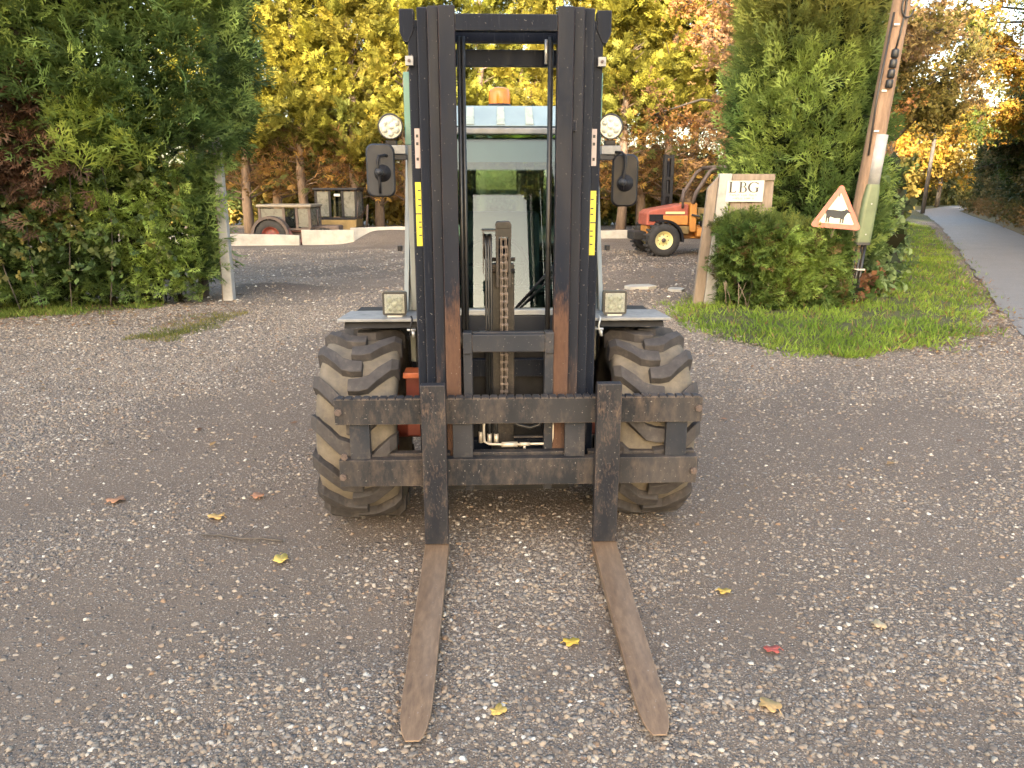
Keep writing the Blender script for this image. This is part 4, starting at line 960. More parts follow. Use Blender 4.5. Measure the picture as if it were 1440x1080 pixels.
# wheels
def wheel_meshes():
    w = .185; Rr = .425
    prof = [(.235, -.13), (.25, -.17), (.31, -.188), (.37, -.190), (.400, -.178), (.410, -.150), (.417, -.08), (.419, 0), (.417, .08), (.410, .150), (.400, .178), (.37, .190), (.31, .188), (.25, .17), (.235, .13)]
    tyre = MB().lathe(prof, (0, 0, 0), (1, 0, 0), 56).mesh('wheel', M['dusty'])
    # one lug: a bent bar from the shoulder past the middle of the tread; path in (axial, angle)
    path = [(.200, 16.0), (.168, 13.5), (.105, 6.5), (.065, 1.6), (.02, .0), (-.03, -.2)]; hw = [4.0, 4.3, 4.6, 4.5, 4.2, 3.8]
    v = []; N_ = len(path)
    def R_at(a): return float(np.interp(abs(a), [0, .08, .15, .178, .2], [.425, .423, .414, .398, .366]))
    for (a, th), h in zip(path, hw):
        r0 = R_at(a) - .012; r1 = (.455 if abs(a) < .15 else (.449 if abs(a) < .18 else .424))
        for r, k in ((r0, 1.25), (r1, .95)):
            for sg in (-1, 1):
                t = R(th + sg * h * k); v.append((a, -r * math.cos(t), r * math.sin(t)))
    f = []
    for i in range(N_ - 1):
        b = 4 * i; c = 4 * (i + 1)
        f += [(b + 2, b + 3, c + 3, c + 2), (b, b + 2, c + 2, c), (b + 3, b + 1, c + 1, c + 3)]
    f += [(0, 1, 3, 2), (4 * N_ - 4, 4 * N_ - 2, 4 * N_ - 1, 4 * N_ - 3)]
    mb_ = MB().add(v, f); lugR = mb_.mesh('tread_lug', M['rubber'])
    mb2 = MB().add([(-p[0], p[1], p[2]) for p in v], [q[::-1] for q in f]); lugL = mb2.mesh('tread_lug', M['rubber'])
    rim = MB().lathe([(.0, .06), (.07, .06), (.08, .03), (.17, .02), (.19, .07), (.225, .12), (.24, .135), (.24, .128), (.232, .11)], (0, 0, 0), (1, 0, 0), 36)
    rim.lathe([(.24, -.135), (.225, -.12), (.21, -.02), (.0, -.01)], (0, 0, 0), (1, 0, 0), 36)
    for k in range(8):
        a = k * math.pi / 4; rim.tube([(.03, .13 * math.cos(a), .13 * math.sin(a)), (.05, .13 * math.cos(a), .13 * math.sin(a))], .013, 6)
    return tyre, lugL, lugR, rim.mesh('rim', M['redpaint'])
TY, LUL, LUR, RIM = wheel_meshes()
def wheel(name, x, y, s=1.0, phase=0.0, side=1):
    w = inst(name, TY, FL, (x, y, .448 * s), (0, 0, 0), (.92 * s, s, s)); n = 15
    for k in range(n):
        for me, off in ((LUL, 0), (LUR, .5)):
            o = inst('tread_lug', me, w, (0, 0, 0), (-2 * math.pi * (k + off + phase) / n, 0, 0))
            b = o.modifiers.new('bevel', 'BEVEL'); b.width = .0032; b.segments = 2; b.limit_method = 'ANGLE'; b.angle_limit = R(35)
    inst('rim', RIM, w, (0, 0, 0), (0, 0, 0 if side > 0 else math.pi))
    return w
wheel('front_wheel', -.662, .5, 1.0, .1, -1); wheel('front_wheel', .662, .5, 1.0, .35, 1)
for s in (-1, 1): wheel('rear_wheel', .66 * s, 2.15, .8, .2, s)
part(MB().tube([(-.62, .5, .448), (.62, .5, .448)], .075, 16), 'front_axle', M['redpaint'])
part(MB().tube([(-.6, 2.15, .36), (.6, 2.15, .36)], .06, 14), 'rear_axle', M['dark'])

# chassis and fenders
part(MB().box(-.36, .36, .46, 2.3, .42, .70), 'chassis', M['dark'], .01)
for s in (-1, 1):
    if s < 0: part(MB().box(*sorted((.372 * s, .475 * s)), .36, .385, .70, .725).box(*sorted((.372 * s, .475 * s)), .3852, .50, .705, .72), 'mounting_flange', M['orange'], .003)
    part(MB().box(*sorted((.37 * s, .47 * s)), .42, .46, .40, .69 if s < 0 else .56), 'side_frame', M['redpaint'], .006)
    # fender: thin plate with a black wheel arch under it
    a, b = sorted((.40 * s, .80 * s))
    m = MB().prism([(.385 * s, 0), (.77 * s, .0), (.75 * s, .24), (.385 * s, .26)] if s > 0 else [(-.385, .26), (-.75, .24), (-.77, 0), (-.385, 0)], (0, .40, .958), (1, 0, 0), (0, 1, 0), .014)
    part(m, 'fender', M['fender'], .003)
    arch = [(.43, .955), (.90, .955), (1.05, .80), (1.10, .55), (1.12, .30)]
    m = MB(); vv = []
    for (yy, zz) in arch: vv += [(.37 * s, yy, zz), (.74 * s, yy, zz - .004), (.37 * s, yy - .02, zz - .025), (.74 * s, yy - .02, zz - .029)]
    for i in range(len(arch) - 1):
        p = 4 * i; q = p + 4; m.f += [(p, p + 1, q + 1, q), (p + 2, q + 2, q + 3, p + 3), (p + 1, p + 3, q + 3, q + 1), (p, q, q + 2, p + 2)]; m.sm += [False] * 4
    m.f += [(0, 2, 3, 1), (4 * len(arch) - 4, 4 * len(arch) - 3, 4 * len(arch) - 1, 4 * len(arch) - 2)]; m.sm += [False] * 2
    m.v = vv; part(m, 'wheel_arch', M['dark'])
    part(MB().box(*sorted((.365 * s, .372 * s)), .42, 1.1, .45, .956), 'arch_side', M['dark'])
    # square work lamp on the fender
    xc = -.512 if s < 0 else .515; zc = 1.033
    L = empty('work_lamp', (xc, .46, zc), 0, FL)
    MB().prism(rrect(.108, .106, .010, 3), (0, 0, 0), (1, 0, 0), (0, 0, 1), -.05).build('housing', M['lamp_body'], L, .002)
    fr = MB(); o_, i_ = rrect(.110, .108, .010, 3), rrect(.094, .092, .006, 3); n = len(o_)
    fr.add([(p[0], -.006, p[1]) for p in o_] + [(p[0], -.006, p[1]) for p in i_] + [(p[0], .0, p[1]) for p in o_] + [(p[0], .0, p[1]) for p in i_], [q for i in range(n) for q in ((i, (i + 1) % n, n + (i + 1) % n, n + i), (i, 2 * n + i, 2 * n + (i + 1) % n, (i + 1) % n), (n + i, n + (i + 1) % n, 3 * n + (i + 1) % n, 3 * n + i))])
    fr.build('bezel', M['lamp_body'], L)
    MB().box(-.045, .045, -.0035, -.0005, -.044, .044).build('reflector', M['chrome'], L)
    for px in (-.022, 0, .022):
        for pz in (-.02, .02) if px else (0,):
            MB().lathe([(0, .006), (.010, .006), (.013, 0)], (px, -.0036, pz), (0, -1, 0), 12).build('led', M['led'], L)
    MB().box(-.044, .044, -.0145, -.0125, -.043, .043).build('lens', M['clear'], L)
    br = MB().box(-.035, .035, -.004, .03, -.068, -.0535).box(-.045, -.035, -.01, .03, -.068, -.062).build('bracket', M['tin'], L, .001)
    xq = .43 * s
    part(MB().tube([(xq, .39, .985), (xq + .006, .375, .975), (xq - .002, .37, .94), (xq + .004 * s, .37, .905), (xq + .012 * s, .372, .895)], .0045, 6), 'lamp_cable', M['tin' if s > 0 else 'black'])
    part(MB().tube([(xq - .018, .372, .925), (xq + .02, .372, .925)], .006, 6).tube([(xq + .008, .37, .92), (xq + .012, .37, .893)], .008, 6), 'cable_plug', M['tin'])

# cab
for s in (-1, 1):
    def sy(a, b): return sorted((a * s, b * s))
    part(MB().add([(.462 * s, .58, .972), (.485 * s, .60, .972), (.485 * s, .66, .972), (.462 * s, .66, .972), (.452 * s, .90, 1.80), (.478 * s, .91, 1.80), (.478 * s, .98, 1.80), (.452 * s, .98, 1.80)],
                  [(3, 2, 1, 0), (4, 5, 6, 7), (0, 1, 5, 4), (1, 2, 6, 5), (2, 3, 7, 6), (3, 0, 4, 7)] if s > 0 else [(0, 1, 2, 3), (7, 6, 5, 4), (4, 5, 1, 0), (5, 6, 2, 1), (6, 7, 3, 2), (7, 4, 0, 3)]), 'front_pillar', M['cabgrey'], .004)
    part(MB().box(*sy(.425, .455), .637, .69, 1.7445, 2.06), 'side_guard', M['teal'], .004)
    part(MB().box(*sy(.418, .450), .635, .69, .973, 1.744), 'guard_post', M['cabgrey'], .004)
    part(MB().box(*sy(.43, .47), 1.72, 1.78, .97, 2.0), 'rear_pillar', M['cabgrey'], .005)
    part(MB().prism([(.76, 1.15), (1.715, 1.15), (1.715, 1.90), (1.05, 1.82)], (.440 * s, 0, 0), (0, 1, 0), (0, 0, 1), .006 * s), 'side_window', M['glass'])
    part(MB().box(*sy(.436, .470), .705, 1.715, .70, 1.145), 'door', M['cabgrey'], .006)
    part(MB().box(*sy(.48, .50), .56, .60, 1.265, 1.29), 'door_hinge', M['black'], .002)
m = MB().add([(-.435, .70, .975), (.435, .70, .975), (.435, 1.0, 1.83), (-.435, 1.0, 1.83), (-.435, .706, .975), (.435, .706, .975), (.435, 1.006, 1.828), (-.435, 1.006, 1.828)], [(0, 1, 2, 3), (7, 6, 5, 4), (0, 4, 5, 1), (2, 6, 7, 3), (1, 5, 6, 2), (3, 7, 4, 0)])
part(m, 'windscreen', M['glass'])
part(MB().add([(-.42, .965, 1.68), (.42, .965, 1.68), (.42, 1.008, 1.80), (-.42, 1.008, 1.80), (-.42, .969, 1.68), (.42, .969, 1.68), (.42, 1.012, 1.80), (-.42, 1.012, 1.80)], [(0, 1, 2, 3), (7, 6, 5, 4), (4, 5, 1, 0), (5, 6, 2, 1), (6, 7, 3, 2), (7, 4, 0, 3)]), 'sun_visor', M['tint'])
part(MB().box(-.436, .436, .66, .735, .942, .970), 'windscreen_sill', M['sill'], .004)
part(MB().box(-.44, .44, .665, .74, .45, .9415), 'front_cowl', M['cowl'], .008)
q = part(MB().box(-.13, -.03, .655, .6645, .80, .88), 'vent_panel', M['cowl'], .002)
for k in range(4): part(MB().box(-.12, -.05, .650, .6545, .812 + .016 * k, .818 + .016 * k), 'vent_slat', M['sill'], parent=q)
part(MB().box(-.30, .30, .56, .655, .60, .745), 'front_beam', M['cowl'], .006)
# roof with pale front visor and ribs
v = [(-.455, .965, 1.853), (.455, .965, 1.853), (.44, 1.10, 1.963), (-.44, 1.10, 1.963), (-.44, 1.80, 1.985), (.44, 1.80, 1.985), (.455, 1.80, 1.90), (-.455, 1.80, 1.90), (-.455, 1.02, 1.846), (.455, 1.02, 1.846)]
part(MB().add(v, [(0, 1, 2, 3), (3, 2, 5, 4), (4, 5, 6, 7), (7, 6, 9, 8), (8, 9, 1, 0), (0, 3, 4, 7, 8), (1, 9, 6, 5, 2)]), 'roof', M['roof'], .012)
for x in (-.16, -.005, .14):
    part(MB().add([(x - .022, .968, 1.862), (x + .022, .968, 1.862), (x + .018, 1.082, 1.957), (x - .018, 1.082, 1.957), (x - .022, .98, 1.857), (x + .022, .98, 1.857), (x + .018, 1.094, 1.95), (x - .018, 1.094, 1.95)], [(0, 1, 2, 3), (7, 6, 5, 4), (4, 5, 1, 0), (5, 6, 2, 1), (6, 7, 3, 2), (7, 4, 0, 3)]), 'roof_rib', M['rib'], .004)
part(MB().box(-.457, .457, .955, 1.02, 1.815, 1.846), 'roof_gutter', M['fender'], .006)
b = empty('beacon', (-.005, 1.30, 1.965), 0, FL)
MB().lathe([(.0, 0), (.066, 0), (.066, .02), (.06, .025), (0, .025)], (0, 0, 0), (0, 0, 1), 28).build('base', M['black'], b)
MB().lathe([(.058, .0255), (.059, .05), (.057, .085), (.05, .102), (.03, .110), (0, .111)], (0, 0, 0), (0, 0, 1), 32).build('dome', M['amber'], b)
# inside the cab
part(MB().box(-.40, .40, .74, .93, .70, 1.06), 'dashboard', M['black'], .02)
s_ = empty('driver_seat', (0, 1.28, .80), 0, FL)
MB().box(-.24, .24, -.22, .22, 0, .12).build('cushion', M['seat'], s_, .03, 3)
MB().box(-.23, .23, .16, .28, .10, .62, (R(-8), 0, 0)).build('backrest', M['seat'], s_, .035, 3)
st = empty('steering_wheel', (-.04, 1.0, 1.16), 0, FL)
mt = MB(); pts = [(.17 * math.cos(t), -.17 * math.sin(t) * math.sin(R(35)) * -1, .17 * math.sin(t) * math.cos(R(35))) for t in np.linspace(0, 2 * math.pi, 25)]
mt.tube(pts, .013, 8, False); mt.build('ring', M['black'], st)
MB().tube([(0, 0, 0), (0, -.10, -.16)], .02, 8).tube([(-.16, 0, 0), (.16, 0, 0)], .009, 6).build('column', M['black'], st)
part(MB().box(-.43, .43, .745, 1.75, .66, .70), 'cab_floor', M['dark'])
part(MB().box(-.43, .43, 1.74, 1.77, .70, 1.10), 'cab_back', M['black'])
part(MB().box(-.42, .42, 1.752, 1.758, 1.105, 1.90), 'rear_window', M['glass'])
part(MB().tube([(.06, .69, .975), (.26, .68, 1.20)], .006, 6).tube([(.08, .688, .975), (.30, .68, 1.19)], .005, 6), 'windscreen_wiper', M['black'])
part(MB().box(-.46, .46, 1.80, 2.55, .62, 1.22), 'engine_cover', M['orange'], .05, seg=3)
part(MB().box(-.52, .52, 2.30, 2.72, .30, 1.0), 'counterweight', M['dark'], .06, seg=3)

# round lamps and mirrors on brackets
for s in (-1, 1):
    xc, zc = (-.508, 1.818) if s < 0 else (.482, 1.820)
    L = empty('round_lamp', (xc, .545, zc), 0, FL)
    MB().lathe([(.0, .05), (.035, .05), (.053, .02), (.056, 0), (.056, -.012), (.050, -.012), (.050, -.002)], (0, 0, 0), (0, 1, 0), 32).build('housing', M['lamp_body'], L)
    MB().lathe([(0, .0), (.050, 0)], (0, -.002, 0), (0, -1, 0), 32).build('reflector', M['chrome'], L)
    for k in range(7):
        a = k * math.pi / 3; px, pz = (0, 0) if k == 6 else (.031 * math.cos(a + .5), .031 * math.sin(a + .5))
        MB().lathe([(0, .007), (.010, .006), (.014, 0)], (px, -.003, pz), (0, -1, 0), 12).build('led', M['led'], L)
    MB().lathe([(0, .003), (.049, .001), (.050, 0)], (0, -.0115, 0), (0, -1, 0), 32).build('lens', M['clear'], L)
    MB().box(-.024, .024, -.005, .03, -.080, -.0585).build('foot', M['black'], L, .002)
    a, b2 = sorted((.443 * s, (.545 if s < 0 else .530) * s))
    part(MB().box(a, b2, .535, .63, 1.700, 1.738), 'lamp_bracket', M['fender'], .003)
    part(MB().box(*sorted((.44 * s, .51 * s)), .545, .58, 1.676, 1.698), 'mirror_mount', M['cowl'], .003)
    mx, mz = (-.558, 1.628) if s < 0 else (.553, 1.585)
    mr = empty('mirror', (mx, .53, mz), R(-6 * s), FL)
    pl = rrect(.128 if s < 0 else .118, .232, .034, 5)
    m = MB(); n = len(pl)
    v = [(p[0] * .90, -.016, p[1] * .95) for p in pl] + [(p[0], -.004, p[1]) for p in pl] + [(p[0], .022, p[1]) for p in pl]
    m.add(v, [list(range(n))] + [(i, n + i, n + (i + 1) % n, (i + 1) % n) for i in range(n)] + [(n + i, 2 * n + i, 2 * n + (i + 1) % n, n + (i + 1) % n) for i in range(n)] + [list(range(2 * n, 3 * n))[::-1]])
    m.build('shell', M['cowl' if s < 0 else 'black'], mr, .002)
    MB().prism([(p[0] * .93, p[1] * .95) for p in pl], (0, .0225, 0), (1, 0, 0), (0, 0, 1), -.001).build('glass', M['chrome'], mr)
    ox = .008 if s < 0 else 0; oz = -.012
    MB().lathe([(.038, 0), (.036, .004), (.022, .006), (.018, .014), (.010, .020), (0, .02)], (ox, -.016, oz), (0, -1, 0), 24).build('socket', M['black'], mr)
    m = MB().lathe([(0, .026), (.013, .022), (.017, .010), (.013, 0)], (ox - .014, -.044, oz + .004), (0, -1, 0), 14); m.build('ball_joint', M['cowl'], mr)
    if s < 0: pth = [(.045, .01, .062), (.02, -.03, .066), (-.005, -.05, .060), (-.012, -.055, .035), (-.008, -.052, 0), (-.006, -.05, -.06), (-.005, -.048, -.10)]
    else: pth = [(-.045, .0, .125), (-.02, -.03, .122), (-.004, -.05, .105), (-.002, -.054, .07), (-.012, -.052, .0), (-.013, -.05, -.04)]
    MB().tube(pth, .0065, 8).build('arm', M['black'], mr)
# ------------------------------------------------------------------ posts, signs and the leaning pole
gp = empty('gate_post', (-4.03, 10.62, 0)); tag(gp, 'pale square concrete gate post at the end of the left hedge', 'post')
MB().add([(-.075, -.06, -.05), (.07, -.06, -.05), (.07, .07, -.05), (-.075, .07, -.05), (-.02, -.05, 2.25), (.075, -.05, 2.25), (.075, .06, 2.25), (-.02, .06, 2.25)], [(3, 2, 1, 0), (4, 5, 6, 7), (0, 1, 5, 4), (1, 2, 6, 5), (2, 3, 7, 6), (3, 0, 4, 7)]).build('shaft', M['concrete'], gp, .01)
MB().box(-.105, -.07, .05, .10, -.05, 2.0, (0, R(1.2), 0)).build('side_board', M['wood'], gp, .004)

nb = empty('name_board', (2.6, 10.0, 0)); tag(nb, 'wooden board lettered LBG on a pale leaning post above the clipped hedge', 'sign')
MB().add([(-.02, 0, -.05), (.13, 0, -.05), (.13, .1, -.05), (-.02, .1, -.05), (.085, 0, 1.735), (.245, 0, 1.735), (.245, .1, 1.735), (.085, .1, 1.735)], [(3, 2, 1, 0), (4, 5, 6, 7), (0, 1, 5, 4), (1, 2, 6, 5), (2, 3, 7, 6), (3, 0, 4, 7)]).build('post', M['concrete'], nb, .008)
MB().add([(-.16, .02, -.05), (-.022, .02, -.05), (-.022, .09, -.05), (-.16, .09, -.05), (-.055, .02, 1.55), (.075, .02, 1.70), (.075, .09, 1.70), (-.055, .09, 1.55)], [(3, 2, 1, 0), (4, 5, 6, 7), (0, 1, 5, 4), (1, 2, 6, 5), (2, 3, 7, 6), (3, 0, 4, 7)]).build('side_board', M['wood'], nb, .006)
MB().box(.247, .80, .0, .07, 1.650, 1.730).build('top_rail', M['wood'], nb, .006)
for k, (x0, x1) in enumerate(((.248, .385), (.389, .525), (.529, .660), (.664, .80))):
    MB().box(x0, x1, .035, .06, .1, 1.649).build('board', M['wood'], nb, .004)
pl = MB().add([(.170, 0, 0), (.655, 0, 0), (.660, 0, .268), (.185, 0, .262), (.170, .008, 0), (.655, .008, 0), (.660, .008, .268), (.185, .008, .262)], [(0, 1, 2, 3), (7, 6, 5, 4), (4, 5, 1, 0), (5, 6, 2, 1), (6, 7, 3, 2), (7, 4, 0, 3)])
M['plaque'] = flat('white_plaque', (.50, .48, .43), .5, 0, .06, 12)
pq = pl.build('plaque', M['plaque'], nb, .002); pq.location = (0, -.012, 1.382)
def letter(kind):
    m = MB()
    def bar(x0, x1, z0, z1): m.box(x0, x1, -.002, 0, z0, z1)
    def arc(cx, cz, rx, rz, a0, a1, w0, w1, n=16):
        v = []
        for i in range(n + 1):
            t = R(a0 + (a1 - a0) * i / n); w = w0 + (w1 - w0) * abs(math.cos(t))
            for k in (-.5, .5): v += [(cx + (rx + k * w) * math.cos(t), -.002, cz + (rz + k * w * .7) * math.sin(t))]
        m.add(v, [(2 * i, 2 * i + 1, 2 * i + 3, 2 * i + 2) for i in range(n)])
    if kind == 'L': bar(.012, .034, 0, .14); bar(0, .048, .135, .142); bar(0, .0119, 0, .006); bar(.0341, .085, 0, .008); m.add([(.07, -.002, .008), (.085, -.002, .008), (.09, -.002, .032)], [(0, 1, 2)])
    if kind == 'B':
        bar(.012, .034, 0, .14); bar(0, .0119, .135, .142); bar(0, .0119, 0, .006); bar(.0341, .055, .134, .141); bar(.0341, .055, .071, .077); bar(.0341, .06, 0, .007)
        arc(.05, .106, .026, .031, -90, 90, .006, .018); arc(.055, .038, .032, .035, -90, 90, .006, .02)
    if kind == 'G':
        arc(.07, .07, .062, .066, 48, 318, .008, .024, 26); bar(.098, .120, .012, .062); bar(.086, .132, .060, .067); m.add([(.112, -.002, .112), (.122, -.002, .100), (.122, -.002, .14)], [(0, 1, 2)])
    return m
for kind, x in (('L', .205), ('B', .335), ('G', .455)):
    o = letter(kind).build('letter', M['ink'], pq); o.location = (x, -.0015, .115); o.scale = (1.08, 1, .96); o['label'] = f'black letter {kind}'
M['faded_ink'] = flat('faded_print', (.16, .155, .145), .6, 0, .2, 30)
for z, x0, x1, n in ((.072, .225, .575, 14), (.032, .265, .545, 11)):
    m = MB()
    for k in range(n):
        x = x0 + (x1 - x0) * k / n; w = (x1 - x0) / n
        if k in (5, 9): continue
        m.box(x, x + w * .18, -.0015, 0, z, z + .022); h = random.choice((.0, .009, .017)); m.box(x + w * .19, x + w * .62, -.0015, 0, z + h, z + h + .005)
        if k % 3: m.box(x + w * .63, x + w * .78, -.0015, 0, z, z + .022)
    o = m.build('small_print', M['faded_ink'], pq); o.location = (0, -.0015, 0)

rs = empty('warning_sign', (3.86, 9.12, 0)); tag(rs, 'tilted triangular red and cream cow warning sign in front of the hedge', 'sign')
def tri_round(r0, rad, rot):
    pts = []
    for k in range(3):
        a = R(90 + 120 * k + rot); cx, cz = (r0 - rad * 2) * math.cos(a), (r0 - rad * 2) * math.sin(a)
        for j in range(-3, 4): b = a + R(20 * j); pts.append((cx + rad * math.cos(b), cz + rad * math.sin(b)))
    return pts
M['signred'] = flat('faded_sign_red', (.55, .15, .10), .45, 0, .18, 14); M['signcream'] = flat('aged_sign_cream', (.70, .64, .46), .45, 0, .12, 10)
S_ = empty('plate', (.02, 0, 1.262), 0, rs); S_.rotation_euler = (R(-3), R(4.5), R(3)); S_.scale = (.97, 1, .92)
outer = tri_round(.385, .034, 0); inner = tri_round(.262, .012, 0)
MB().prism(outer, (0, .004, 0), (1, 0, 0), (0, 0, 1), -.003 * -1).build('backing', M['tin'], S_)
MB().prism(outer, (0, 0, 0), (1, 0, 0), (0, 0, 1), .0025).build('border', M['signred'], S_)
MB().prism(inner, (0, -.003, 0), (1, 0, 0), (0, 0, 1), .0022).build('panel', M['signcream'], S_)
cow = [(-.135, .045), (-.128, .062), (-.06, .066), (.03, .060), (.072, .070), (.088, .088), (.098, .078), (.112, .076), (.118, .062), (.142, .050), (.136, .040), (.108, .044), (.092, .020), (.078, -.005), (.074, -.075), (.060, -.075), (.058, -.03), (.050, -.03), (.046, -.078), (.034, -.078), (.034, -.022), (-.03, -.026), (-.078, -.012), (-.088, -.03), (-.086, -.078), (-.098, -.078), (-.102, -.03), (-.110, -.03), (-.110, -.078), (-.124, -.078), (-.126, .0), (-.134, .03), (-.140, -.03), (-.146, -.03)]
MB().prism([(p[0] * 1.14 + .0, p[1] * 1.14 - .035) for p in cow], (0, -.0055, 0), (1, 0, 0), (0, 0, 1), .002).build('cow_symbol', M['ink'], S_)
MB().tube([(-.05, .42, -.05), (-.03, .34, .5), (.02, .04, 1.15), (.02, .03, 1.5)], .028, 10).build('post', M['wood'], rs)

up = empty('utility_pole', (4.42, 9.9, 0)); tag(up, 'leaning wooden utility pole with green cable guard on the grass verge', 'pole')
def pp(z, dx=0, dy=0): return Vector((.078 * z + dx, dy, z))
MB().tube([pp(-.1), pp(2), pp(4), pp(7.2)], [.125, .115, .105, .095], 18).build('shaft', M['pole'], up)
sl_ = MB().tube([pp(1.56, .035, -.07), pp(2.2, .03, -.065)], .085, 16).build('steel_sleeve', M['sleeve'], up)
M['guardgreen'] = flat('green_cable_guard', (.115, .145, .075), .45, 0, .2, 5)
m = MB()
def ring(z, w, d): c = pp(z, .03, -.085); return [(c.x + p[0], c.y + p[1], c.z) for p in rrect(w, d, min(w, d) * .3, 3)]
rs_ = [ring(.88, .205, .16), ring(1.42, .195, .16), ring(1.60, .16, .15)]; n = len(rs_[0])
m.add(sum(rs_, []), [(i * n + k, i * n + (k + 1) % n, (i + 1) * n + (k + 1) % n, (i + 1) * n + k) for i in range(2) for k in range(n)] + [tuple(range(n))[::-1], tuple(range(2 * n, 3 * n))])
g_ = m.build('cable_guard', M['guardgreen'], up, .003)
for z in (.98, 1.36): c = pp(z, .03, -.168); MB().tube([(c.x, c.y, c.z), (c.x, c.y - .008, c.z)], .009, 8).build('bolt', M['tin'], g_)
m = MB(); r0, r1 = ring(.845, .207, .165), ring(.8795, .207, .165)
m.add(r0 + r1, [(k, (k + 1) % n, n + (k + 1) % n, n + k) for k in range(n)] + [tuple(range(n))[::-1], tuple(range(n, 2 * n))]); m.build('guard_collar', M['lamp_body'], g_)
for dx in (-.02, .035, .085): MB().tube([pp(-.05, dx, -.125), pp(.86, dx - .005, -.10)], .022, 10).build('conduit', M['rubber_hose'], up)
for z in (.12, .52): MB().box(pp(z).x - .06, pp(z).x + .12, -.155, -.148, z, z + .022).build('conduit_strap', M['tin'], up)
for k in range(4):
    c = pp(2.74 + k * .115, -.015, -.118); MB().lathe([(.036, 0), (.043, .01), (.043, .085), (.036, .098), (0, .098)], (c.x, c.y, c.z), (.078, 0, 1), 12).build('insulator_box', M['rubber_hose'], up)
MB().tube([pp(3.15, -.02, -.12), pp(3.35, -.0, -.12), pp(3.6, .01, -.12), pp(4.2, -.03, -.11), pp(5, -.03, -.11)], .012, 6).build('cable', M['rubber_hose'], up)
MB().tube([Vector((pp(3.66).x + .03 + .075 * math.cos(t), -.13, 3.66 + .13 * math.sin(t))) for t in np.linspace(.5, 6.0, 16)], .012, 6).build('cable_loop', M['rubber_hose'], up)
MB().tube([pp(1.95, -.09, -.09), pp(2.6, -.115, -.08), pp(3.6, -.10, -.07)], .012, 6).build('cable', M['lamp_body'], up)
for z in (2.23, 2.7, 3.45): c = pp(z, -.06, -.11); MB().box(c.x - .03, c.x + .03, c.y - .01, c.y, z, z + .02).build('cable_clip', M['tin'], up)

# ------------------------------------------------------------------ yard: barriers and parked machines
def barrier(x0, x1, y0, y1, h0, h1, lab):
    d = Vector((x1 - x0, y1 - y0, 0)); L_ = d.length; o = empty('concrete_barrier', (x0, y0, 0), math.atan2(d.y, d.x)); tag(o, lab, 'barrier', 'low concrete barriers across the yard')
    n = 6; v = []
    for k in range(n + 1):
        x = L_ * k / n; h = h0 + (h1 - h0) * k / n + random.uniform(-.012, .012); v += [(x, 0, -.15), (x, .04, h), (x, .16, h), (x, .22, -.15)]
    m = MB().add(v, [(4 * i + k, 4 * (i + 1) + k, 4 * (i + 1) + k + 1, 4 * i + k + 1) for i in range(n) for k in range(3)] + [(0, 1, 2, 3), (4 * n + 3, 4 * n + 2, 4 * n + 1, 4 * n)])
    m.build('wall', M['concrete2'], o, .01)
barrier(-9.6, -6.0, 21.0, 21.4, .34, .27, 'long pale concrete barrier in front of the old tractor wheel')
barrier(-5.95, -4.55, 21.5, 21.9, .42, .38, 'short pale concrete barrier right of the tractor loader arm')
barrier(-5.3, -1.0, 24.9, 25.1, .30, .40, 'pale concrete barrier further back beside the forklift mast')
barrier(2.0, 5.0, 24.2, 24.6, .25, .25, 'brown stained kerb beam behind the red machine')

def simple_wheel(parent, x, y, r, w, rimmat, name='wheel', rx=0.0):
    """wheel with its axle along local y"""
    t = MB().lathe([(r * .55, -w * .45), (r * .62, -w * .5), (r * .9, -w * .5), (r, -w * .36), (r, w * .36), (r * .9, w * .5), (r * .62, w * .5), (r * .55, w * .45)], (x, y, r), (0, 1, 0), 30).build(name, M['tyre_far'], parent)
    lug = MB()
    for k in range(20):
        a = 2 * math.pi * k / 20; c = Vector((x + r * math.cos(a), y, r + r * math.sin(a)))
        for s in (-1, 1):
            lug.box(c.x - .03, c.x + .03, y + (0 if s > 0 else -w * .46), y + (w * .46 if s > 0 else 0), c.z - .022, c.z + .022, (0, -a, R(18 * s)), (c.x, y, c.z))
    lug.build('tread', M['tyre_far'], t)
    rm = MB().lathe([(0, -.30 * w), (r * .2, -.30 * w), (r * .22, -.22 * w), (r * .45, -.2 * w), (r * .5, -.42 * w), (r * .6, -.46 * w), (r * .6, .3 * w), (0, .3 * w)], (x, y, r), (0, 1, 0), 30).build('rim', rimmat, t)
    hub = MB().lathe([(0, -.38 * w), (r * .12, -.36 * w), (r * .14, -.3 * w)], (x, y, r), (0, 1, 0), 12)
    for k in range(8):
        a = k * math.pi / 4; hub.tube([(x + r * .32 * math.cos(a), y - .24 * w, r + r * .32 * math.sin(a)), (x + r * .32 * math.cos(a), y - .205 * w, r + r * .32 * math.sin(a))], r * .04, 6)
    hub.build('hub', M['brownsteel'], t); return t

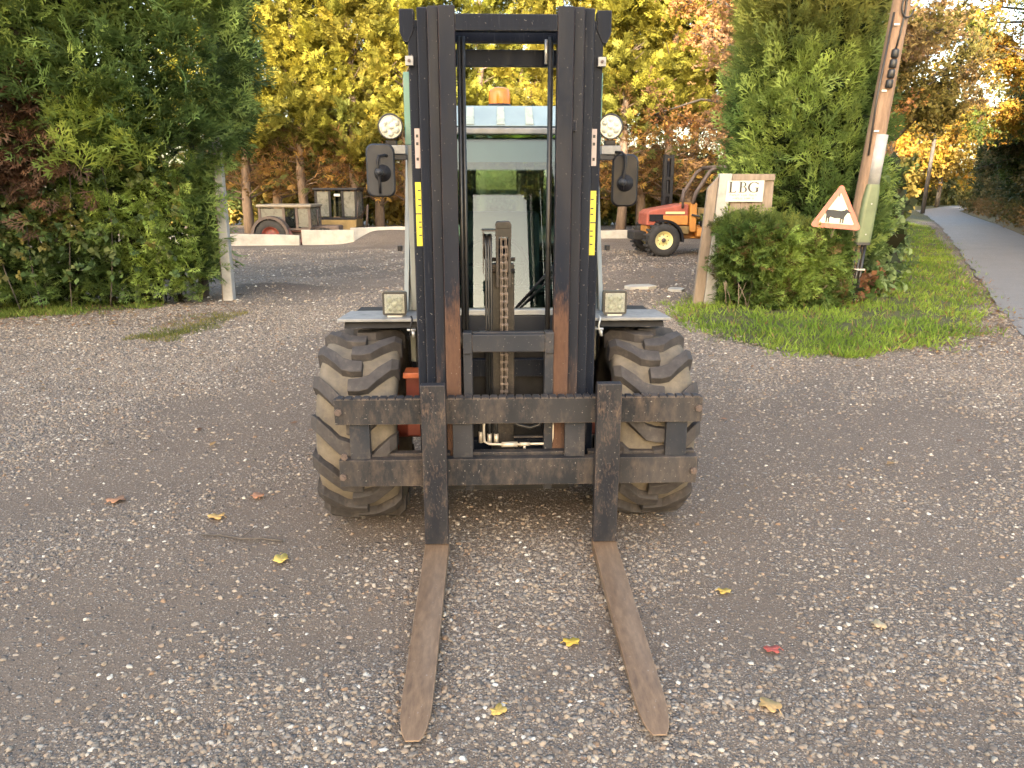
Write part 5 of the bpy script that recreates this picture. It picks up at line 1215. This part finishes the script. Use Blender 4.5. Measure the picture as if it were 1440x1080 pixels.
def cab_box(parent, x0, x1, y0, y1, z0, z1, frame, roof, panes, tilt=0.0):
    """glazed cab: corner posts, roof slab and separate panes on the near side and both ends"""
    for x in [x0] + panes + [x1]:
        for y in (y0, y1): MB().box(x - .04, x + .04, y - .03, y + .03, z0, z1).build('post', frame, parent, .006)
    MB().box(x0 - .08, x1 + .08, y0 - .08, y1 + .08, z1, z1 + .09).build('roof', roof, parent, .03)
    MB().box(x0, x1, y0 - .02, y0 + .02, z0 - .06, z0).build('rail', frame, parent)
    xs = [x0] + panes + [x1]
    for a, b in zip(xs[:-1], xs[1:]):
        MB().box(a + .04, b - .04, y0 - .008, y0 + .008, z0 + .03, z1 - .03).build('pane', M['glass' if a == xs[1] else 'farglass'], parent)
    for x in (x0, x1): MB().box(x - .006, x + .006, y0 + .05, y1 - .05, z0 + .03, z1 - .03).build('pane', M['farglass'], parent)

tr = empty('old_tractor', (-7.0, 23.0, -.32)); tag(tr, 'derelict red wheeled tractor with dusty cab behind the concrete barrier', 'tractor')
simple_wheel(tr, -.15, -.35, .50, .32, M['redpaint']); simple_wheel(tr, -.15, 1.05, .50, .32, M['redpaint']); simple_wheel(tr, 1.35, .0, .34, .22, M['redpaint']); simple_wheel(tr, 1.35, .9, .34, .22, M['redpaint'])
cab_box(tr, -.50, .98, -.25, .95, .72, 1.32, M['brownsteel'], M['cream'], [.22, .60])
MB().box(-.58, .95, -.15, .85, .42, .655).build('body', M['brownsteel'], tr, .03)
MB().prism([(.56 * math.cos(t), .56 * math.sin(t)) for t in np.linspace(0, math.pi, 14)] + [(.48 * math.cos(t), .48 * math.sin(t)) for t in np.linspace(math.pi, 0, 14)], (-.15, -.56, .52), (1, 0, 0), (0, 0, 1), -.3).build('mudguard', M['brownsteel'], tr)
MB().box(-.55, .95, -.22, -.16, .60, .655).build('side_skirt', M['rusty_red'], tr, .01)
MB().tube([(1.1, .2, .7), (1.1, .2, 1.25)], .03, 8).build('exhaust', M['brownsteel'], tr)
MB().box(-.62, -.50, -.2, .9, .60, .80).build('rear_panel', M['rusty_red'], tr, .02)
MB().box(.95, 1.75, .15, .75, .5, .78).build('bonnet', M['brownsteel'], tr, .05)
m = MB().tube([(.35, -.42, .68), (.55, -.45, .35), (.62, -.46, .05)], .06, 8).tube([(.9, -.42, .62), (.70, -.45, .30), (.60, -.46, .02)], .05, 8); m.build('loader_arm', M['rusty_red'], tr)
MB().prism([(-1.35, .18), (-.70, .18), (-.66, .5), (-.95, .52), (-1.15, .36)], (0, .2, 0), (1, 0, 0), (0, 0, 1), .7).build('bucket', M['yellowpaint'], tr, .01)

ex = empty('old_excavator', (-6.35, 25.2, -.32)); tag(ex, 'old machine with dark tall cab and yellow base behind the derelict tractor', 'excavator')
cab_box(ex, -.05, 1.25, -.1, .95, .95, 1.80, M['black'], M['black'], [.40, .82])
MB().prism([(-.05, .88), (1.25, .88), (1.22, .62), (.85, .42), (.35, .42), (.0, .70)], (0, -.12, 0), (1, 0, 0), (0, 0, 1), 1.1 * 1).build('base', M['yellowpaint'], ex, .02).location = (0, 1.1, 0)
MB().box(-1.0, -.12, .1, .9, .45, .95).build('engine_housing', M['brownsteel'], ex, .05)
for y in (-.25, .75):
    MB().prism([(-1.3, .0), (1.35, .0), (1.5, .16), (1.35, .32), (-1.3, .32), (-1.45, .16)], (0, y + .35, 0), (1, 0, 0), (0, 0, 1), .35).build('track', M['tyre_far'], ex, .03)
MB().tube([(1.3, .3, .9), (1.55, .3, 1.35), (1.48, .3, .5)], .045, 8).build('boom', M['brownsteel'], ex)
MB().box(.55, .75, -.135, -.11, 1.62, 1.70).build('roof_lamp', M['sill'], ex, .01)
MB().tube([(1.28, -.12, .95), (1.33, -.14, 1.5)], .015, 6).build('grab_rail', M['brownsteel'], ex)
MB().box(-.02, 1.22, -.125, -.1, .87, .95).build('belt_rail', M['black'], ex, .01)
bk = empty('yellow_bucket', (-8.9, 23.6, -.32)); tag(bk, 'small rusty yellow digger bucket beside the left gate post', 'bucket')
MB().prism([(-.45, 0), (.35, 0), (.45, .42), (.15, .60), (-.25, .45)], (0, 0, 0), (1, 0, 0), (0, 0, 1), .5).build('shell', M['yellowpaint'], bk, .02)
MB().box(-.42, .36, -.56, -.5, .0, .06).build('blade_edge', M['brownsteel'], bk)
MB().tube([(.1, -.25, .52), (.1, -.25, .8)], .05, 8).build('ear', M['yellowpaint'], bk)

rf = empty('red_loader', (3.5, 18.1, 0), R(4)); tag(rf, 'red bonneted machine with pale yellow wheel parked behind the name board', 'loader')
simple_wheel(rf, .0, -.35, .38, .30, M['wheelyellow']); simple_wheel(rf, .0, 1.05, .38, .30, M['wheelyellow']); simple_wheel(rf, 1.95, -.3, .50, .34, M['wheelyellow']); simple_wheel(rf, 1.95, 1.0, .50, .34, M['wheelyellow'])
MB().prism([(-.34, .70), (-.34, .98), (-.24, 1.06), (.55, 1.20), (.66, 1.18), (.66, .70)], (0, -.1, 0), (1, 0, 0), (0, 0, 1), .85 * 1).build('bonnet', M['fadedred'], rf, .03).location = (0, .85, 0)
MB().box(-.28, .05, -.125, -.105, .80, .96).build('grille', M['black'], rf, .004)
MB().box(.02, .64, -.122, -.105, .72, .93).build('side_panel', M['orange2'], rf, .003)
MB().box(.10, .56, -.126, -.1225, .965, 1.02).build('name_strip', M['wheelyellow'], rf, .002)
MB().tube([(.5, -.12, 1.1), (.5, -.12, 1.55)], .03, 8).build('exhaust', M['brownsteel'], rf)
MB().box(.95, 1.15, -.22, -.06, .68, .98).build('battery_box', M['black'], rf, .01)
MB().tube([(.7, -.2, .95), (1.0, -.24, .9), (1.3, -.22, .75)], .025, 6).build('hose', M['rubber_hose'], rf)
MB().box(-.62, -.30, .0, .7, .36, .56).build('front_weight', M['dark'], rf, .03)
MB().box(-.30, 2.3, .05, .65, .38, .69).build('frame', M['orange2'], rf, .03)
MB().box(.68, .84, -.16, .80, .55, 1.22).build('bulkhead', M['orange2'], rf, .02)
MB().box(.86, 1.7, -.2, .85, .45, .66).build('step_panel', M['orange2'], rf, .02)
MB().box(.40, .66, -.20, .0, .5, .69).build('side_tank', M['yellowpaint'], rf, .02)
MB().box(1.25, 1.7, .1, .6, .67, .82).box(1.6, 1.75, .1, .6, .821, 1.25).build('seat', M['black'], rf, .03)
MB().box(.9, 1.2, .0, .7, .84, 1.10).build('console', M['yellowpaint'], rf, .02)
for y in (-.18, .80):
    MB().tube([(.72, y, 1.2), (.78, y, 1.45), (1.08, y, 1.93), (1.22, y, 2.02), (2.0, y, 2.04), (2.1, y, 1.9), (2.15, y, .8)], .045, 10).build('roll_bar', M['brownsteel'], rf)
MB().tube([(1.2, -.18, 2.03), (1.2, .80, 2.03)], .04, 8).tube([(2.0, -.18, 2.04), (2.0, .80, 2.04)], .04, 8).build('cross_bar', M['brownsteel'], rf)
for x in (.30, .47): MB().box(x, x + .08, .95, 1.10, .4, 2.35).build('mast_rail', M['black'], rf, .006)
for z in (1.35, 1.75, 2.26): MB().box(.30, .55, .955, .99, z, z + .07).build('mast_bar', M['black'], rf, .004)
MB().tube([(.425, 1.02, .5), (.425, 1.02, 2.2)], .035, 10).build('lift_cylinder', M['black'], rf)
arch_ = [(.47 * math.cos(t), .47 * math.sin(t)) for t in np.linspace(-.1, 1.9, 12)]; arch2 = [(.42 * math.cos(t), .42 * math.sin(t)) for t in np.linspace(1.9, -.1, 12)]
MB().prism(arch_ + arch2, (.0, -.18, .38), (1, 0, 0), (0, 0, 1), .30).build('mudguard', M['black'], rf)

# ------------------------------------------------------------------ far things
fp = empty('far_pole', (26.0, 48.5, 0)); tag(fp, 'slim far utility pole beside the lane bend', 'pole')
MB().tube([(0, 0, 0), (.15, 0, 5.2)], [.13, .10], 10).build('shaft', M['bark_dark'], fp); MB().box(-.45, .75, -.06, .06, 4.85, 4.97).build('cross_arm', M['bark_dark'], fp)
fh = empty('far_house', (37.5, 77, 0), R(-20)); tag(fh, 'small far cream house with low roof beyond the lane', 'house')
MB().box(-4, 4, -3, 3, 0, 2.7).build('wall', M['cream'], fh)
MB().add([(-4.4, -3.4, 2.701), (4.4, -3.4, 2.701), (4.4, 3.4, 2.701), (-4.4, 3.4, 2.701), (-3.5, 0, 4.4), (3.5, 0, 4.4)], [(0, 1, 5, 4), (1, 2, 5), (2, 3, 4, 5), (3, 0, 4), (3, 2, 1, 0)]).build('roof', M['brownsteel'], fh)
for x in (-2.6, 0, 2.4): w_ = MB().box(x - .5, x + .5, -3.06, -3.002, .9, 2.1).build('window', M['sill'], fh); MB().box(x - .42, x + .42, -3.08, -3.0605, .98, 2.02).build('pane', M['farglass'], w_)

# ------------------------------------------------------------------ small things on the ground
def leaf_thing(x, y, c, size, rot, lab, lobes=5):
    pts = []; n = lobes * 2 + 1
    for k in range(36):
        a = 2 * math.pi * k / 36; r = .5 * (1 - .34 * (1 - abs(math.cos(a * lobes / 2)))) * (1 - .15 * math.cos(a)); pts.append((r * math.cos(a) * 1.15, r * math.sin(a)))
    v = [(0, 0, .10)] + [(p[0], p[1], .12 + .16 * math.sin(3 * math.atan2(p[1], p[0]) + rot) * abs(p[1]) * 1.5 + .12 * p[0] ** 2) for p in pts]
    v += [(p[0], p[1], p[2] - .012) for p in v]; n = len(pts)
    f = [(0, 1 + i, 1 + (i + 1) % n) for i in range(n)] + [(n + 1, n + 2 + (i + 1) % n, n + 2 + i) for i in range(n)] + [(1 + i, n + 2 + i, n + 2 + (i + 1) % n, 1 + (i + 1) % n) for i in range(n)]
    mt_ = flat('leaf_' + lab.split()[0], c, .6, 0, .25, 40)
    lf = empty('fallen_leaf', (x, y, float(gh(x, y)) + .006), rot)
    o = MB().add([(p[0] * size, p[1] * size, p[2] * size) for p in v], f, True).build('blade', mt_, lf)
    MB().tube([(-.5 * size, 0, .02), (-.85 * size, .08 * size, .008)], .0012, 5).build('stalk', mt_, lf)
    tag(lf, lab, 'leaf', 'leaves lying on the gravel')
leaf_thing(.213, 2.311, (.55, .36, .05), .055, .4, 'yellow lobed leaf on the gravel midway between the two forks')
leaf_thing(.788, 1.97, (.42, .27, .11), .065, 2.1, 'tan leaf on the gravel right of the right fork tip')
leaf_thing(-.337, 2.645, (.44, .25, .11), .05, 1.0, 'tan leaf lying close beside the left fork blade')
leaf_thing(-1.0, 2.93, (.55, .40, .10), .075, 5.0, 'pale yellow leaf left of the forks below the fallen twig')
leaf_thing(-1.45, 3.36, (.52, .32, .11), .075, 3.0, 'buff leaf left of the forks above the fallen twig')
leaf_thing(-1.33, 3.62, (.36, .17, .09), .075, 2.2, 'rust coloured leaf furthest from the forks on the left mud')
leaf_thing(-2.03, 3.565, (.34, .17, .09), .085, 1.2, 'reddish brown leaf on the mud near the left edge')
leaf_thing(.851, 2.672, (.50, .33, .07), .05, .2, 'small golden leaf right of the right fork heel')
leaf_thing(.90, 2.28, (.36, .07, .05), .05, 2.9, 'small red leaf beside the right fork blade')
leaf_thing(-.045, 1.95, (.56, .36, .09), .05, 4.0, 'golden leaf near the bottom of the picture between fork tips')
leaf_thing(1.342, 2.422, (.46, .34, .20), .055, 1.4, 'pale brown leaf on the gravel at the right')
tw = empty('twig', (-1.24, 3.13, float(gh(-1.24, 3.13)) + .008)); tag(tw, 'thin bare twig lying on the mud left of the forklift', 'twig')
MB().tube([(-.2, .04, .0), (-.1, .02, .008), (0, -.01, .006), (.1, -.012, .008), (.2, -.03, .004)], [.004, .0045, .005, .0055, .006], 6).build('stem', M['bark_dark'], tw)
MB().tube([(.0, -.01, .006), (.03, .05, .016), (.03, .10, .010)], [.003, .0025, .0015], 5).build('side_shoot', M['bark_dark'], tw)
def slab(x, y, w, d, rz, lab):
    o = empty('broken_slab', (x, y, 0), rz); pts = [(-w / 2, -d / 2), (w * .1, -d * .6), (w / 2, -d * .3), (w * .45, d / 2), (-w * .2, d * .55), (-w / 2, d * .2)]
    MB().prism(pts, (0, 0, -.02), (1, 0, 0), (0, 1, 0), .07).build('chunk', M['concrete2'], o, .01); tag(o, lab, 'slab')
slab(2.05, 11.95, .5, .3, .3, 'pale broken concrete slab in the yard left of the name board')
slab(2.55, 11.6, .28, .22, 1.2, 'small broken concrete lump nearest the name board')
